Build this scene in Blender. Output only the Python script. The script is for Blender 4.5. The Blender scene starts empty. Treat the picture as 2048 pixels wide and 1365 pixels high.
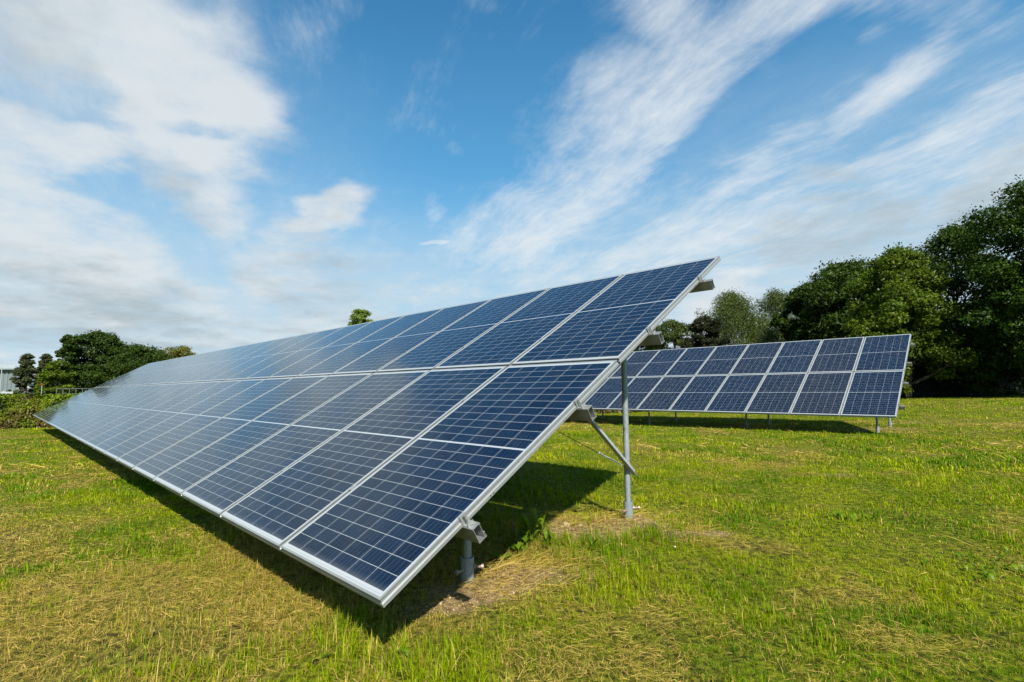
import bpy, bmesh, math, random
import numpy as np
from mathutils import Vector, Matrix

# ------------------------------------------------------------------ camera
C = bpy.context.scene.collection
scene = bpy.context.scene
F_PX = 1016.6            # focal length in pixels of the 2048 px wide photograph
PITCH, ROLL = 0.09166, -0.01016
CAM_H = 1.12
cp, sp = math.cos(PITCH), math.sin(PITCH)
_F = Vector((0, cp, sp)); _U0 = Vector((0, -sp, cp)); _R0 = Vector((1, 0, 0))
_R = math.cos(ROLL) * _R0 + math.sin(ROLL) * _U0
_U = -math.sin(ROLL) * _R0 + math.cos(ROLL) * _U0
cam_data = bpy.data.cameras.new('camera')
cam = bpy.data.objects.new('camera', cam_data); C.objects.link(cam)
cam.matrix_world = Matrix(((_R.x, _U.x, -_F.x, 0), (_R.y, _U.y, -_F.y, 0), (_R.z, _U.z, -_F.z, CAM_H), (0, 0, 0, 1)))
cam_data.sensor_width = 36.0
cam_data.lens = F_PX / 2048 * 36.0
cam_data.clip_start = 0.05; cam_data.clip_end = 3000
cam_data.dof.use_dof = True; cam_data.dof.focus_distance = 5.2; cam_data.dof.aperture_fstop = 5.6
scene.camera = cam

def ray(px, py):
    """world direction seen at a pixel of the photograph (used to survey where things stand)"""
    return (px - 1024) / F_PX * _R - (py - 682.5) / F_PX * _U + _F

# ------------------------------------------------------------------ light, exposure
SUN_DIR = Vector((-0.170, 0.680, -0.713)).normalized()     # direction the light travels
SUN_EL = math.asin(-SUN_DIR.z)
SUN_AZ = math.atan2(-SUN_DIR.x, -SUN_DIR.y)                # azimuth of the sun measured from +Y towards +X
sun_data = bpy.data.lights.new('sun', 'SUN'); sun_data.energy = 5.0; sun_data.angle = math.radians(1.0)
sun_data.color = (1.0, 0.945, 0.85)
sun = bpy.data.objects.new('sun', sun_data); C.objects.link(sun)
sun.rotation_euler = SUN_DIR.to_track_quat('-Z', 'Y').to_euler(); sun.location = (0, -10, 30)
scene.view_settings.view_transform = 'Standard'; scene.view_settings.look = 'None'
EXPO = 0.85; WK = 2 ** -EXPO   # WK keeps the cloud white just below clipping
scene.view_settings.exposure = EXPO; scene.view_settings.gamma = 1.0

# ------------------------------------------------------------------ node helpers
class NT:
    def __init__(s, tree): s.t = tree; s.n = tree.nodes; s.l = tree.links
    def new(s, typ, **kw):
        n = s.n.new(typ)
        for k, v in kw.items(): setattr(n, k, v)
        return n
    def put(s, sock, v):
        if isinstance(v, bpy.types.NodeSocket): s.l.new(v, sock)
        elif v is not None: sock.default_value = v
    def m(s, op, a, b=None, c=None, clamp=False):
        n = s.new('ShaderNodeMath', operation=op, use_clamp=clamp)
        s.put(n.inputs[0], a)
        if b is not None: s.put(n.inputs[1], b)
        if c is not None: s.put(n.inputs[2], c)
        return n.outputs[0]
    def ss(s, x, a, b, o0=0.0, o1=1.0):
        n = s.new('ShaderNodeMapRange', interpolation_type='SMOOTHSTEP')
        s.put(n.inputs[0], x)
        for i, v in ((1, a), (2, b), (3, o0), (4, o1)): s.put(n.inputs[i], v)
        return n.outputs[0]
    def mix(s, f, a, b, blend='MIX'):
        n = s.new('ShaderNodeMix', data_type='RGBA', blend_type=blend)
        s.put(n.inputs[0], f); s.put(n.inputs[6], a); s.put(n.inputs[7], b)
        return n.outputs[2]
    def comb(s, x, y, z=0.0):
        n = s.new('ShaderNodeCombineXYZ')
        for i, v in enumerate((x, y, z)): s.put(n.inputs[i], v)
        return n.outputs[0]
    def noise(s, vec, scale, detail=4, rough=0.5, dist=0.0, out=0):
        n = s.new('ShaderNodeTexNoise'); s.put(n.inputs['Vector'], vec)
        n.inputs['Scale'].default_value = scale; n.inputs['Detail'].default_value = detail
        n.inputs['Roughness'].default_value = rough; n.inputs['Distortion'].default_value = dist
        return n.outputs[out]
def rgb(r, g, b): return (r, g, b, 1.0)

# ------------------------------------------------------------------ sky
world = bpy.data.worlds.new('World'); scene.world = world; world.use_nodes = True
w = NT(world.node_tree); w.n.clear()
SKY_STRENGTH = 0.08
sky = w.new('ShaderNodeTexSky', sky_type='NISHITA', sun_disc=False)
sky.sun_elevation = SUN_EL; sky.sun_rotation = SUN_AZ; sky.altitude = 50; sky.air_density = 1.0; sky.dust_density = 0.6; sky.ozone_density = 1.6
tc = w.new('ShaderNodeTexCoord')
sep = w.new('ShaderNodeSeparateXYZ'); w.l.new(tc.outputs['Generated'], sep.inputs[0])
dx, dy, dz = sep.outputs
zz = w.m('ADD', w.m('MAXIMUM', dz, 0.0), 0.16)
PX = w.m('DIVIDE', dx, zz); PY = w.m('DIVIDE', dy, zz)
plane = w.comb(PX, PY)
# ragged outlines: every patch of cloud is looked up through the same turbulence
t1 = w.new('ShaderNodeSeparateColor'); w.l.new(w.noise(plane, 0.9, 5, 0.6, 0, 1), t1.inputs[0])
az0 = w.m('ARCTAN2', dx, dy); el0 = w.m('ARCSINE', w.m('MINIMUM', dz, 1.0))
az = w.m('ADD', az0, w.m('MULTIPLY', w.m('SUBTRACT', t1.outputs[0], 0.5), 0.24))
el = w.m('ADD', el0, w.m('MULTIPLY', w.m('SUBTRACT', t1.outputs[1], 0.5), 0.19))
AE = w.comb(az, el)
def azel(px, py):
    r = ray(px, py).normalized(); return math.atan2(r.x, r.y), math.asin(r.z)
def blob(p0, p1, half, amp=1.0, soft=1.0):
    """soft elongated patch of sky running from p0 to p1"""
    a, b = azel(*p0), azel(*p1)
    ca, ce = (a[0] + b[0]) / 2, (a[1] + b[1]) / 2
    L = max(math.hypot(b[0] - a[0], b[1] - a[1]) / 2, 1e-3); th = math.atan2(b[1] - a[1], b[0] - a[0])
    hw = half / F_PX; L += hw
    mp = w.new('ShaderNodeMapping', vector_type='TEXTURE'); w.l.new(AE, mp.inputs[0])
    mp.inputs['Location'].default_value = (ca, ce, 0); mp.inputs['Rotation'].default_value = (0, 0, th); mp.inputs['Scale'].default_value = (L, hw, 1)
    ln = w.new('ShaderNodeVectorMath', operation='LENGTH'); w.l.new(mp.outputs[0], ln.inputs[0])
    return w.ss(ln.outputs['Value'], 1.0 + 0.75 * soft, 1.0 - 0.75 * soft, 0.0, amp)
def vmax(*v):
    r = v[0]
    for x in v[1:]: r = w.m('MAXIMUM', r, x)
    return r
front = w.ss(dy, -0.05, 0.25)
# high thin cirrus, drawn out along the wind
va = azel(500, 781)[0]; wx, wy = math.sin(va), math.cos(va)
al = w.m('ADD', w.m('MULTIPLY', PX, wx), w.m('MULTIPLY', PY, wy))
ac = w.m('ADD', w.m('MULTIPLY', PX, wy), w.m('MULTIPLY', PY, -wx))
warp = w.noise(plane, 1.3, 2, 0.5)
acw = w.m('ADD', ac, w.m('MULTIPLY', w.m('SUBTRACT', warp, 0.5), 0.35))
cir = w.noise(w.comb(w.m('MULTIPLY', al, 0.8), w.m('MULTIPLY', acw, 1.9)), 2.2, 5, 0.60)
cir2 = w.noise(w.comb(w.m('MULTIPLY', al, 1.4), w.m('MULTIPLY', acw, 4.4), 7.3), 6.5, 6, 0.68)
cir3 = w.noise(plane, 7.0, 5, 0.65)
cirf = w.m('ADD', w.m('ADD', w.m('MULTIPLY', cir, 0.55), w.m('MULTIPLY', cir2, 0.25)), w.m('MULTIPLY', cir3, 0.20))
mc = vmax(
    blob((1540, 30), (980, 450), 70, 1.0, .8), blob((1250, 240), (1120, 390), 105, 1.0, .8), blob((1700, -60), (1480, 60), 50, 1.0, .8), blob((1380, 60), (1280, 20), 60, .75),
    blob((1880, 115), (1640, 280), 26, 0.92, .9), blob((1700, 255), (1250, 400), 32, 0.95, .9), blob((1420, 350), (1000, 520), 62, .95, .9),
    blob((2150, 200), (1560, 390), 62, 0.92, .9), blob((1650, 390), (1050, 560), 60, 0.75), blob((2150, 330), (1850, 400), 40, 0.62),
    blob((1640, -20), (1790, -10), 40, 0.72), blob((1840, -10), (1940, 20), 38, .66), blob((1725, 85), (1770, 72), 12, 0.5), blob((1460, 240), (1510, 215), 13, .7), blob((1540, 180), (1560, 160), 10, .55),
    blob((845, 495), (905, 483), 9, 1.0, .7), blob((860, 400), (880, 410), 22, 0.55), blob((905, 302), (925, 300), 8, .45),
    blob((660, 30), (600, 110), 60, .40), blob((950, -5), (1000, 5), 14, .3), blob((1430, 545), (1560, 520), 16, .9), blob((1850, 385), (1930, 350), 14, .7))
gap = vmax(blob((1190, 470), (1600, 150), 36, .75, .9), blob((1560, 330), (1900, 220), 26, .35, .9))
mc = w.m('SUBTRACT', mc, gap)
mcf = w.m('MULTIPLY', mc, front)
behind = w.ss(dy, 0.0, -0.3, 0.0, 0.1)
thin = w.ss(w.m('ADD', w.m('MULTIPLY', cirf, 1.9), w.m('MULTIPLY', w.m('ADD', mcf, behind), 0.54)), 0.98, 1.86)
cirrus = w.m('MULTIPLY', thin, 0.86)
# veil of thin haze cloud thickening to the lower right
veil = w.m('MULTIPLY', vmax(blob((2300, 480), (1100, 620), 190, 0.74, .9), blob((2300, 230), (1500, 350), 130, .34, 1), blob((-50, 240), (350, 400), 250, .30, 1), blob((-50, 60), (200, 60), 150, .8, 1), blob((0, 600), (900, 620), 150, .6, 1)), front)
veil = w.m('MULTIPLY', veil, w.ss(cirf, .30, .62, .45, 1.0))
# lower heaped cloud
wv = w.new('ShaderNodeVectorMath', operation='ADD'); w.l.new(plane, wv.inputs[0])
wn = w.new('ShaderNodeVectorMath', operation='SCALE'); w.l.new(w.noise(plane, 2.2, 3, 0.5, 0, 1), wn.inputs[0]); wn.inputs['Scale'].default_value = 0.30
w.l.new(wn.outputs[0], wv.inputs[1])
cum = w.noise(wv.outputs[0], 1.7, 8, 0.60)
mk = vmax(
    blob((100, 60), (440, 150), 105, .98, .7), blob((250, 150), (480, 215), 80, 1.1, .6), blob((-80, 30), (150, 60), 60, .62, .9), blob((0, 130), (60, 160), 60, .6, .9), blob((-100, 285), (180, 310), 55, 1.1, .6), blob((200, 290), (430, 300), 62, 1.0, .6),
    blob((-100, 420), (60, 430), 75, 1.1, .7), blob((300, 370), (400, 420), 70, .85, .8), blob((-100, 520), (330, 560), 85, 1.05, .8),
    blob((590, 440), (690, 405), 36, 1.0, .6), blob((560, 470), (640, 460), 50, .7, .8), blob((330, 590), (480, 570), 32, .9, .8), blob((480, 540), (720, 560), 70, 0.84, .9), blob((560, 640), (900, 640), 50, 0.8, .9), blob((0, 620), (500, 640), 60, .85, .9),
    blob((1550, 470), (1740, 440), 48, 0.84, .8), blob((1600, 350), (1680, 370), 28, .55, .9), blob((1850, 440), (2150, 330), 42, .82, .9), blob((1500, 590), (1380, 640), 50, 0.85, .8), blob((960, 490), (1060, 490), 22, .55, .9))
hole = vmax(blob((120, 195), (170, 195), 26, .5, .8), blob((10, 205), (190, 262), 15, .6, .8), blob((330, 260), (470, 268), 12, .5, .8), blob((360, 10), (400, 30), 22, .45), blob((120, 385), (200, 390), 22, .6, .8), blob((280, 430), (460, 545), 32, .5, .8))
mk = w.m('SUBTRACT', mk, hole)
low = w.ss(el0, 0.15, 0.02, 0.0, 0.72)
mkf = w.m('MAXIMUM', w.m('MULTIPLY', mk, front), low)
mkf = w.m('MAXIMUM', mkf, w.ss(dy, 0.0, -0.3, 0.0, 0.12))
cum = w.m('ADD', w.m('MULTIPLY', cum, 0.64), w.m('MULTIPLY', w.noise(plane, 6.5, 6, 0.66), 0.36))
cdens = w.m('ADD', w.m('MULTIPLY', cum, 1.9), w.m('MULTIPLY', mkf, 0.56))
cumul = w.m('MULTIPLY', w.ss(cdens, 1.00, 1.72), 0.93)
# cloud shading: thick bases turn grey
shade = w.noise(w.comb(w.m('ADD', PX, 0.05), w.m('ADD', PY, 0.12), 3.0), 2.3, 5, 0.58)
gm = vmax(blob((-100, 610), (300, 600), 60, .55), blob((520, 570), (750, 600), 60, .5), blob((260, 360), (380, 430), 40, 0.6), blob((0, 100), (100, 150), 60, 0.5),
          blob((1560, 480), (1740, 450), 50, 1.15), blob((1620, 360), (1680, 370), 36, .9), blob((1850, 450), (2150, 350), 44, 1.1), blob((-100, 665), (430, 660), 26, 1.0), blob((1700, 340), (1640, 380), 50, .6), blob((1000, 540), (1100, 560), 40, .5))
grey = w.ss(w.m('ADD', shade, w.m('MULTIPLY', w.m('MULTIPLY', gm, front), 0.34)), 0.47, 0.84)
K = 1.0 / SKY_STRENGTH * WK
ccol = w.mix(grey, rgb(0.74 * K, 0.79 * K, 0.82 * K), rgb(0.43 * K, 0.50 * K, 0.535 * K))
SK = WK * 0.1366 / SKY_STRENGTH
base = w.mix(1.0, sky.outputs[0], rgb(0.40 * SK, 1.10 * SK, 1.30 * SK), 'MULTIPLY')
base = w.mix(w.m('MULTIPLY', w.ss(el0, 0.80, 0.0), 0.68), base, rgb(0.19 * K, 0.47 * K, 0.71 * K))
base = w.mix(w.ss(el0, 0.44, 0.02, 0.0, 0.85), base, rgb(0.50 * K, 0.69 * K, 0.82 * K))
col = w.mix(veil, base, rgb(0.62 * K, 0.72 * K, 0.79 * K))
col = w.mix(cirrus, col, rgb(0.84 * K, 0.88 * K, 0.90 * K))
col = w.mix(cumul, col, ccol)
bg = w.new('ShaderNodeBackground'); w.l.new(col, bg.inputs[0]); bg.inputs[1].default_value = SKY_STRENGTH
wo = w.new('ShaderNodeOutputWorld'); w.l.new(bg.outputs[0], wo.inputs[0])

# ------------------------------------------------------------------ object helpers
def tag(o, label=None, cat=None, group=None, kind=None):
    if label: o['label'] = label
    if cat: o['category'] = cat
    if group: o['group'] = group
    if kind: o['kind'] = kind
    return o
def link(name, me, mat=None, parent=None, loc=None, rot=None):
    o = bpy.data.objects.new(name, me); C.objects.link(o)
    if mat is not None and me is not None and len(me.materials) == 0: me.materials.append(mat)
    if parent: o.parent = parent
    if loc is not None: o.location = loc
    if rot is not None: o.rotation_euler = rot
    return o
def empty(name, loc, rz=0.0):
    o = bpy.data.objects.new(name, None); C.objects.link(o); o.location = loc; o.rotation_euler = (0, 0, rz)
    o.empty_display_size = 0.3
    return o
class MB:
    def __init__(s): s.v = []; s.f = []; s.mi = []; s.uv = {}
    def add(s, vs, fs, mi=0):
        b = len(s.v); s.v += [tuple(p) for p in vs]
        for f in fs: s.f.append(tuple(b + i for i in f)); s.mi.append(mi)
    def box(s, a, b, mi=0):
        (x0, y0, z0), (x1, y1, z1) = a, b
        s.add([(x0, y0, z0), (x1, y0, z0), (x1, y1, z0), (x0, y1, z0), (x0, y0, z1), (x1, y0, z1), (x1, y1, z1), (x0, y1, z1)],
              [(0, 3, 2, 1), (4, 5, 6, 7), (0, 1, 5, 4), (1, 2, 6, 5), (2, 3, 7, 6), (3, 0, 4, 7)], mi)
    def tube(s, pts, rads, n=12, cap=True, mi=0):
        pts = [Vector(p) for p in pts]; rings = []; b = len(s.v)
        if not hasattr(rads, '__len__'): rads = [rads] * len(pts)
        prev = None
        for i, p in enumerate(pts):
            d = (pts[min(i + 1, len(pts) - 1)] - pts[max(i - 1, 0)]).normalized()
            ref = Vector((0, 0, 1)) if abs(d.z) < 0.9 else Vector((1, 0, 0))
            if prev is not None: ref = prev
            a = d.cross(ref).normalized(); c = a.cross(d).normalized(); prev = c
            for k in range(n):
                t = 2 * math.pi * k / n
                s.v.append(tuple(p + rads[i] * (math.cos(t) * a + math.sin(t) * c)))
        for i in range(len(pts) - 1):
            for k in range(n):
                k2 = (k + 1) % n
                s.f.append((b + i * n + k, b + i * n + k2, b + (i + 1) * n + k2, b + (i + 1) * n + k)); s.mi.append(mi)
        if cap:
            s.f.append(tuple(b + k for k in range(n))[::-1]); s.mi.append(mi)
            s.f.append(tuple(b + (len(pts) - 1) * n + k for k in range(n))); s.mi.append(mi)
    def mesh(s, name, mats=(), smooth=False):
        me = bpy.data.meshes.new(name); me.from_pydata(s.v, [], s.f)
        for m in mats: me.materials.append(m)
        if len(mats) > 1: me.polygons.foreach_set('material_index', s.mi)
        bm = bmesh.new(); bm.from_mesh(me); bmesh.ops.recalc_face_normals(bm, faces=bm.faces); bm.to_mesh(me); bm.free()
        if smooth:
            me.polygons.foreach_set('use_smooth', [True] * len(me.polygons)); me.set_sharp_from_angle(angle=math.radians(38))
        me.update(); return me
    def obj(s, name, mat, parent=None, smooth=False, **kw):
        return link(name, s.mesh(name, mat if isinstance(mat, (list, tuple)) else (mat,), smooth), None, parent, **kw)
def np_mesh(name, verts, faces_flat, counts, tint=None, smooth=False):
    """big mesh from numpy arrays; faces_flat are loop vertex indices, counts the corners per face"""
    me = bpy.data.meshes.new(name)
    me.vertices.add(len(verts)); me.vertices.foreach_set('co', np.ascontiguousarray(verts, np.float32).ravel())
    me.loops.add(len(faces_flat)); me.loops.foreach_set('vertex_index', np.ascontiguousarray(faces_flat, np.int32))
    st = np.concatenate(([0], np.cumsum(counts)[:-1])).astype(np.int32)
    me.polygons.add(len(counts)); me.polygons.foreach_set('loop_start', st)
    if smooth: me.polygons.foreach_set('use_smooth', np.ones(len(counts), bool))
    if tint is not None:
        a = me.attributes.new('tint', 'FLOAT_COLOR', 'POINT')
        a.data.foreach_set('color', np.ascontiguousarray(tint, np.float32).ravel())
    me.update(calc_edges=True); me.validate()
    return me

# ------------------------------------------------------------------ numpy value noise
_rs = np.random.default_rng(5); _LAT = _rs.random((256, 256))
def vnoise(x, y, scale, seed=0):
    x = np.asarray(x, float) * scale + seed * 17.3 + 1000; y = np.asarray(y, float) * scale + seed * 31.7 + 1000
    xi = np.floor(x).astype(int); yi = np.floor(y).astype(int); fx = x - xi; fy = y - yi
    fx = fx * fx * (3 - 2 * fx); fy = fy * fy * (3 - 2 * fy)
    g = lambda a, b: _LAT[a % 256, b % 256]
    return (g(xi, yi) * (1 - fx) + g(xi + 1, yi) * fx) * (1 - fy) + (g(xi, yi + 1) * (1 - fx) + g(xi + 1, yi + 1) * fx) * fy
def fbm(x, y, scale, oct=4, seed=0, gain=0.55):
    s = 0; a = 1; t = 0
    for o in range(oct): s = s + a * vnoise(x, y, scale * 2 ** o, seed + o); t += a; a *= gain
    return s / t

# ------------------------------------------------------------------ ground shape
_pts = np.array([(-.3, 2.7, 0.01), (-1, 1.5, 0.0), (1, 5, 0.0), (-19, 20, -.26), (-22, 20, -.30), (3.5, 23, -.17), (8.3, 11, .085), (9, 12, .10),
                 (30, 34, .27), (36, 34, .25), (16, 16, .19), (-10, 12, -.16), (0, -8, 0), (20, 5, .12), (10, 3, 0.04), (-10, 2, -0.05)])
def _basis(x, y): return np.stack([np.ones_like(x), x, y, x * x, x * y, y * y], -1)
_co, *_ = np.linalg.lstsq(_basis(_pts[:, 0], _pts[:, 1]), _pts[:, 2], rcond=None)
def gh_xy(px, py, z=0.0):
    r = ray(px, py); s = (z - CAM_H) / r.z; return r.x * s, r.y * s
SOIL = []   # (x, y, rx, ry, angle, strength, mound height)
def soil_at(px, py, rx, ry, ang=0, s=1.0, mound=0.0):
    x, y = gh_xy(px, py); SOIL.append((x, y, rx, ry, ang, s, mound))
soil_at(1258, 1052, .34, .26, 0, 1.0, .035)
soil_at(1185, 1066, .64, .22, .1, .9, .01)
soil_at(1120, 1045, .35, .18, .2, .7, .0)
soil_at(1040, 1160, .36, .19, .2, .95, .012)
soil_at(965, 1185, .34, .16, .2, .95, .0)
soil_at(885, 1215, .22, .12, .3, .7, .0)
soil_at(1365, 1076, .16, .10, 0, .8, .03)
soil_at(1432, 1076, .13, .09, 0, .8, .02)
soil_at(1683, 957, .26, .16, 0, .45, .015)
soil_at(1765, 862, .7, .35, 0, .7, .01)
soil_at(1815, 850, .4, .3, 0, .5, .01)
def soil_mask(x, y):
    m = np.zeros_like(x)
    for (cx, cy, rx, ry, a, s, h) in SOIL:
        X = (x - cx) * math.cos(a) + (y - cy) * math.sin(a); Y = -(x - cx) * math.sin(a) + (y - cy) * math.cos(a)
        d = np.sqrt((X / rx) ** 2 + (Y / ry) ** 2) + (fbm(x, y, 7.0, 3, 9) - .5) * 1.1
        m = np.maximum(m, s * np.clip((1.25 - d) / .6, 0, 1))
    return m
def ground_z(x, y):
    x = np.asarray(x, float); y = np.asarray(y, float)
    xc = 34 * np.tanh(x / 34 * 1.0) ; xc = np.clip(x, -30, 40); yc = np.clip(y, -10, 38)
    z = _basis(xc, yc) @ _co
    far = np.hypot(x, y)
    k = np.clip((far - 45) / 60, 0, 1); z = z * (1 - k) + (-0.1) * k
    z = z + (fbm(x, y, 1.3, 2, 3) - .5) * .035 + (fbm(x, y, .18, 2, 6) - .5) * .10 * np.clip((far - 4) / 12, 0, 1)
    for (cx, cy, rx, ry, a, s, h) in SOIL:
        if h: z = z + h * np.exp(-(((x - cx) / rx) ** 2 + ((y - cy) / ry) ** 2) * 1.6) * (.6 + .8 * fbm(x, y, 14, 2, 2))
    return z
def gz(x, y): return float(ground_z(np.array([x]), np.array([y]))[0])

# ------------------------------------------------------------------ materials
def mat(name):
    m = bpy.data.materials.new(name); m.use_nodes = True; t = NT(m.node_tree); t.n.clear()
    out = t.new('ShaderNodeOutputMaterial'); return m, t, out
def principled(name, color, rough=0.5, metal=0.0, var=0.0, vscale=20.0, bump=0.0, spec=0.5, color2=None):
    m, t, out = mat(name); p = t.new('ShaderNodeBsdfPrincipled'); t.l.new(p.outputs[0], out.inputs[0])
    p.inputs['Roughness'].default_value = rough; p.inputs['Metallic'].default_value = metal
    p.inputs['Specular IOR Level'].default_value = spec
    tcn = t.new('ShaderNodeTexCoord'); n = t.noise(tcn.outputs['Object'], vscale, 5, 0.6)
    c2 = color2 or tuple(c * (1 - var) for c in color[:3]) + (1,)
    c = t.mix(t.ss(n, 0.35, 0.68), color, c2); t.l.new(c, p.inputs['Base Color'])
    t.put(p.inputs['Roughness'], t.ss(n, 0.3, 0.7, rough * .85, min(1, rough * 1.15)))
    if bump:
        b = t.new('ShaderNodeBump'); b.inputs['Strength'].default_value = bump; b.inputs['Distance'].default_value = 0.01
        t.l.new(t.noise(tcn.outputs['Object'], vscale * 3, 4, .6), b.inputs['Height']); t.l.new(b.outputs[0], p.inputs['Normal'])
    return m
M_ALU = principled('anodised_aluminium', rgb(.25, .26, .25), .42, .30, .10, 9, 0, .5)
M_RAIL = principled('mill_aluminium', rgb(.50, .50, .48), .38, .75, .30, 14, .05)
M_GALV = principled('galvanised_steel', rgb(.36, .40, .42), .55, .25, .30, 38, .06)
def galv():
    m, t, out = mat('weathered_galvanised_tube'); p = t.new('ShaderNodeBsdfPrincipled'); t.l.new(p.outputs[0], out.inputs[0])
    tcn = t.new('ShaderNodeTexCoord'); v = t.new('ShaderNodeTexVoronoi'); v.inputs['Scale'].default_value = 55; t.l.new(tcn.outputs['Object'], v.inputs['Vector'])
    sp_ = t.ss(v.outputs['Distance'], 0.0, 0.8); c = t.mix(sp_, rgb(.27, .31, .33), rgb(.20, .235, .25))
    c = t.mix(t.ss(t.noise(tcn.outputs['Object'], 6, 5, .6), .45, .75), c, rgb(.34, .36, .36))
    rust = t.ss(t.noise(tcn.outputs['Object'], 13, 6, .65), .60, .68); se = t.new('ShaderNodeSeparateXYZ'); t.l.new(tcn.outputs['Object'], se.inputs[0])
    rust = t.m('MULTIPLY', rust, t.ss(se.outputs[2], .32, .02)); c = t.mix(rust, c, rgb(.24, .14, .07))
    t.l.new(c, p.inputs['Base Color']); p.inputs['Metallic'].default_value = .3; p.inputs['Roughness'].default_value = .5
    return m
M_TUBE = galv()
M_RUSTY = principled('rusty_bolt_steel', rgb(.33, .25, .18), .6, .4, .3, 60, .1, color2=rgb(.20, .15, .11))
M_STEEL = principled('bright_steel', rgb(.55, .53, .50), .35, .8, .4, 60)
M_CABLE = principled('dark_steel_cable', rgb(.02, .02, .02), .6, .0, .2, 60)
M_BACK = principled('white_backsheet', rgb(.62, .63, .63), .6, 0, .05, 5)

def cell_material():
    m, t, out = mat('solar_cells_under_glass')
    uvn = t.new('ShaderNodeUVMap'); uvn.uv_map = 'UVMap'
    se = t.new('ShaderNodeSeparateXYZ'); t.l.new(uvn.outputs[0], se.inputs[0]); X, Y = se.outputs[0], se.outputs[1]
    # X across panel in metres (0..0.973), Y along panel in metres (0..1.980)
    W_, L_, mx, my, gap = 0.973, 1.980, 0.0125, 0.024, 0.012
    cw = (W_ - 2 * mx) / 6; half = (L_ - 2 * my - gap) / 2; chh = half / 12
    xs = t.m('DIVIDE', t.m('SUBTRACT', X, mx), cw); xi = t.m('FLOOR', xs); xf = t.m('FRACT', xs)
    upper = t.m('GREATER_THAN', Y, L_ / 2)
    ys0 = t.m('SUBTRACT', t.m('SUBTRACT', Y, my), t.m('MULTIPLY', upper, half + gap))
    ys = t.m('DIVIDE', ys0, chh); yi = t.m('ADD', t.m('FLOOR', ys), t.m('MULTIPLY', upper, 12)); yf = t.m('FRACT', ys)
    def inside(f, margin):   # 1 if margin < f < 1-margin
        d = t.m('MINIMUM', f, t.m('SUBTRACT', 1.0, f)); return t.m('GREATER_THAN', d, margin)
    gx = inside(xf, .0011 / cw); gy = inside(yf, .0011 / chh)
    inx = t.m('MULTIPLY', t.m('GREATER_THAN', xs, 0.0), t.m('LESS_THAN', xs, 6.0))
    iny = t.m('MULTIPLY', t.m('GREATER_THAN', ys, 0.0), t.m('LESS_THAN', ys, 12.0))
    cell = t.m('MULTIPLY', t.m('MULTIPLY', gx, gy), t.m('MULTIPLY', inx, iny))
    # five bus bars per cell, running up the panel
    bf = t.m('FRACT', t.m('MULTIPLY', xf, 5.0)); bus = t.m('LESS_THAN', t.m('ABSOLUTE', t.m('SUBTRACT', bf, .5)), .0005 / (cw / 5))
    # silver ribbon in the white margins
    e1 = t.m('ABSOLUTE', t.m('SUBTRACT', Y, .010)); e2 = t.m('ABSOLUTE', t.m('SUBTRACT', Y, L_ - .010)); e3 = t.m('ABSOLUTE', t.m('SUBTRACT', Y, L_ / 2))
    rib = t.m('LESS_THAN', t.m('MINIMUM', t.m('MINIMUM', e1, e2), t.m('MULTIPLY', e3, 1.6)), .0028)
    seg = t.m('LESS_THAN', t.m('FRACT', t.m('MULTIPLY', xs, .5)), .95); rib = t.m('MULTIPLY', t.m('MULTIPLY', rib, seg), inx)
    oi = t.new('ShaderNodeObjectInfo'); rnd = oi.outputs['Random']
    wn_ = t.new('ShaderNodeTexWhiteNoise', noise_dimensions='3D'); t.l.new(t.comb(t.m('ADD', xi, .5), t.m('ADD', yi, .5), t.m('MULTIPLY', rnd, 90)), wn_.inputs[0])
    cr = wn_.outputs[0]
    vo = t.new('ShaderNodeTexVoronoi'); vo.inputs['Scale'].default_value = 55; t.l.new(t.comb(X, Y, t.m('MULTIPLY', rnd, 50)), vo.inputs['Vector'])
    cg = t.new('ShaderNodeSeparateColor'); t.l.new(vo.outputs['Color'], cg.inputs[0])
    v = t.m('ADD', t.m('MULTIPLY', cr, .65), t.m('MULTIPLY', cg.outputs[0], .35))
    c = t.mix(v, rgb(.0010, .0048, .0150), rgb(.0022, .0120, .032))
    brown = t.m('MULTIPLY', t.ss(t.m('ADD', t.m('MULTIPLY', rnd, .75), t.m('MULTIPLY', cr, .3)), .40, 1.0), .75)
    c = t.mix(brown, c, rgb(.009, .011, .020))
    c = t.mix(t.m('MULTIPLY', bus, .60), c, rgb(.13, .15, .18))
    # fine finger lines lighten the cell a little (silver print)
    fing = t.m('LESS_THAN', t.m('FRACT', t.m('MULTIPLY', yf, 40.0)), .06); c = t.mix(t.m('MULTIPLY', fing, .10), c, rgb(.08, .10, .13))
    white = t.mix(rib, rgb(.32, .34, .35), rgb(.26, .29, .32))
    c = t.mix(cell, white, c)
    # dried dirt on the glass
    dn = t.noise(t.comb(X, Y, t.m('MULTIPLY', rnd, 40)), 5, 6, .65); dirt = t.m('MULTIPLY', t.ss(t.m('ADD', t.m('MULTIPLY', dn, .6), t.m('MULTIPLY', t.noise(t.comb(t.m('MULTIPLY', X, 26), t.m('MULTIPLY', Y, 1.5), t.m('MULTIPLY', rnd, 40)), 1.0, 4, .6), .4)), .42, .72), .030)
    spots = t.ss(t.noise(t.comb(X, Y, t.m('MULTIPLY', rnd, 70)), 60, 2, .5), .775, .80)
    edge = t.m('MULTIPLY', t.ss(Y, .06, .0), .20)
    c = t.mix(t.m('ADD', t.m('ADD', dirt, edge), t.m('MULTIPLY', spots, .5)), c, rgb(.30, .29, .26))
    p = t.new('ShaderNodeBsdfPrincipled'); t.l.new(c, p.inputs['Base Color'])
    p.inputs['Roughness'].default_value = .5; p.inputs['Specular IOR Level'].default_value = 0.0
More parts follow.
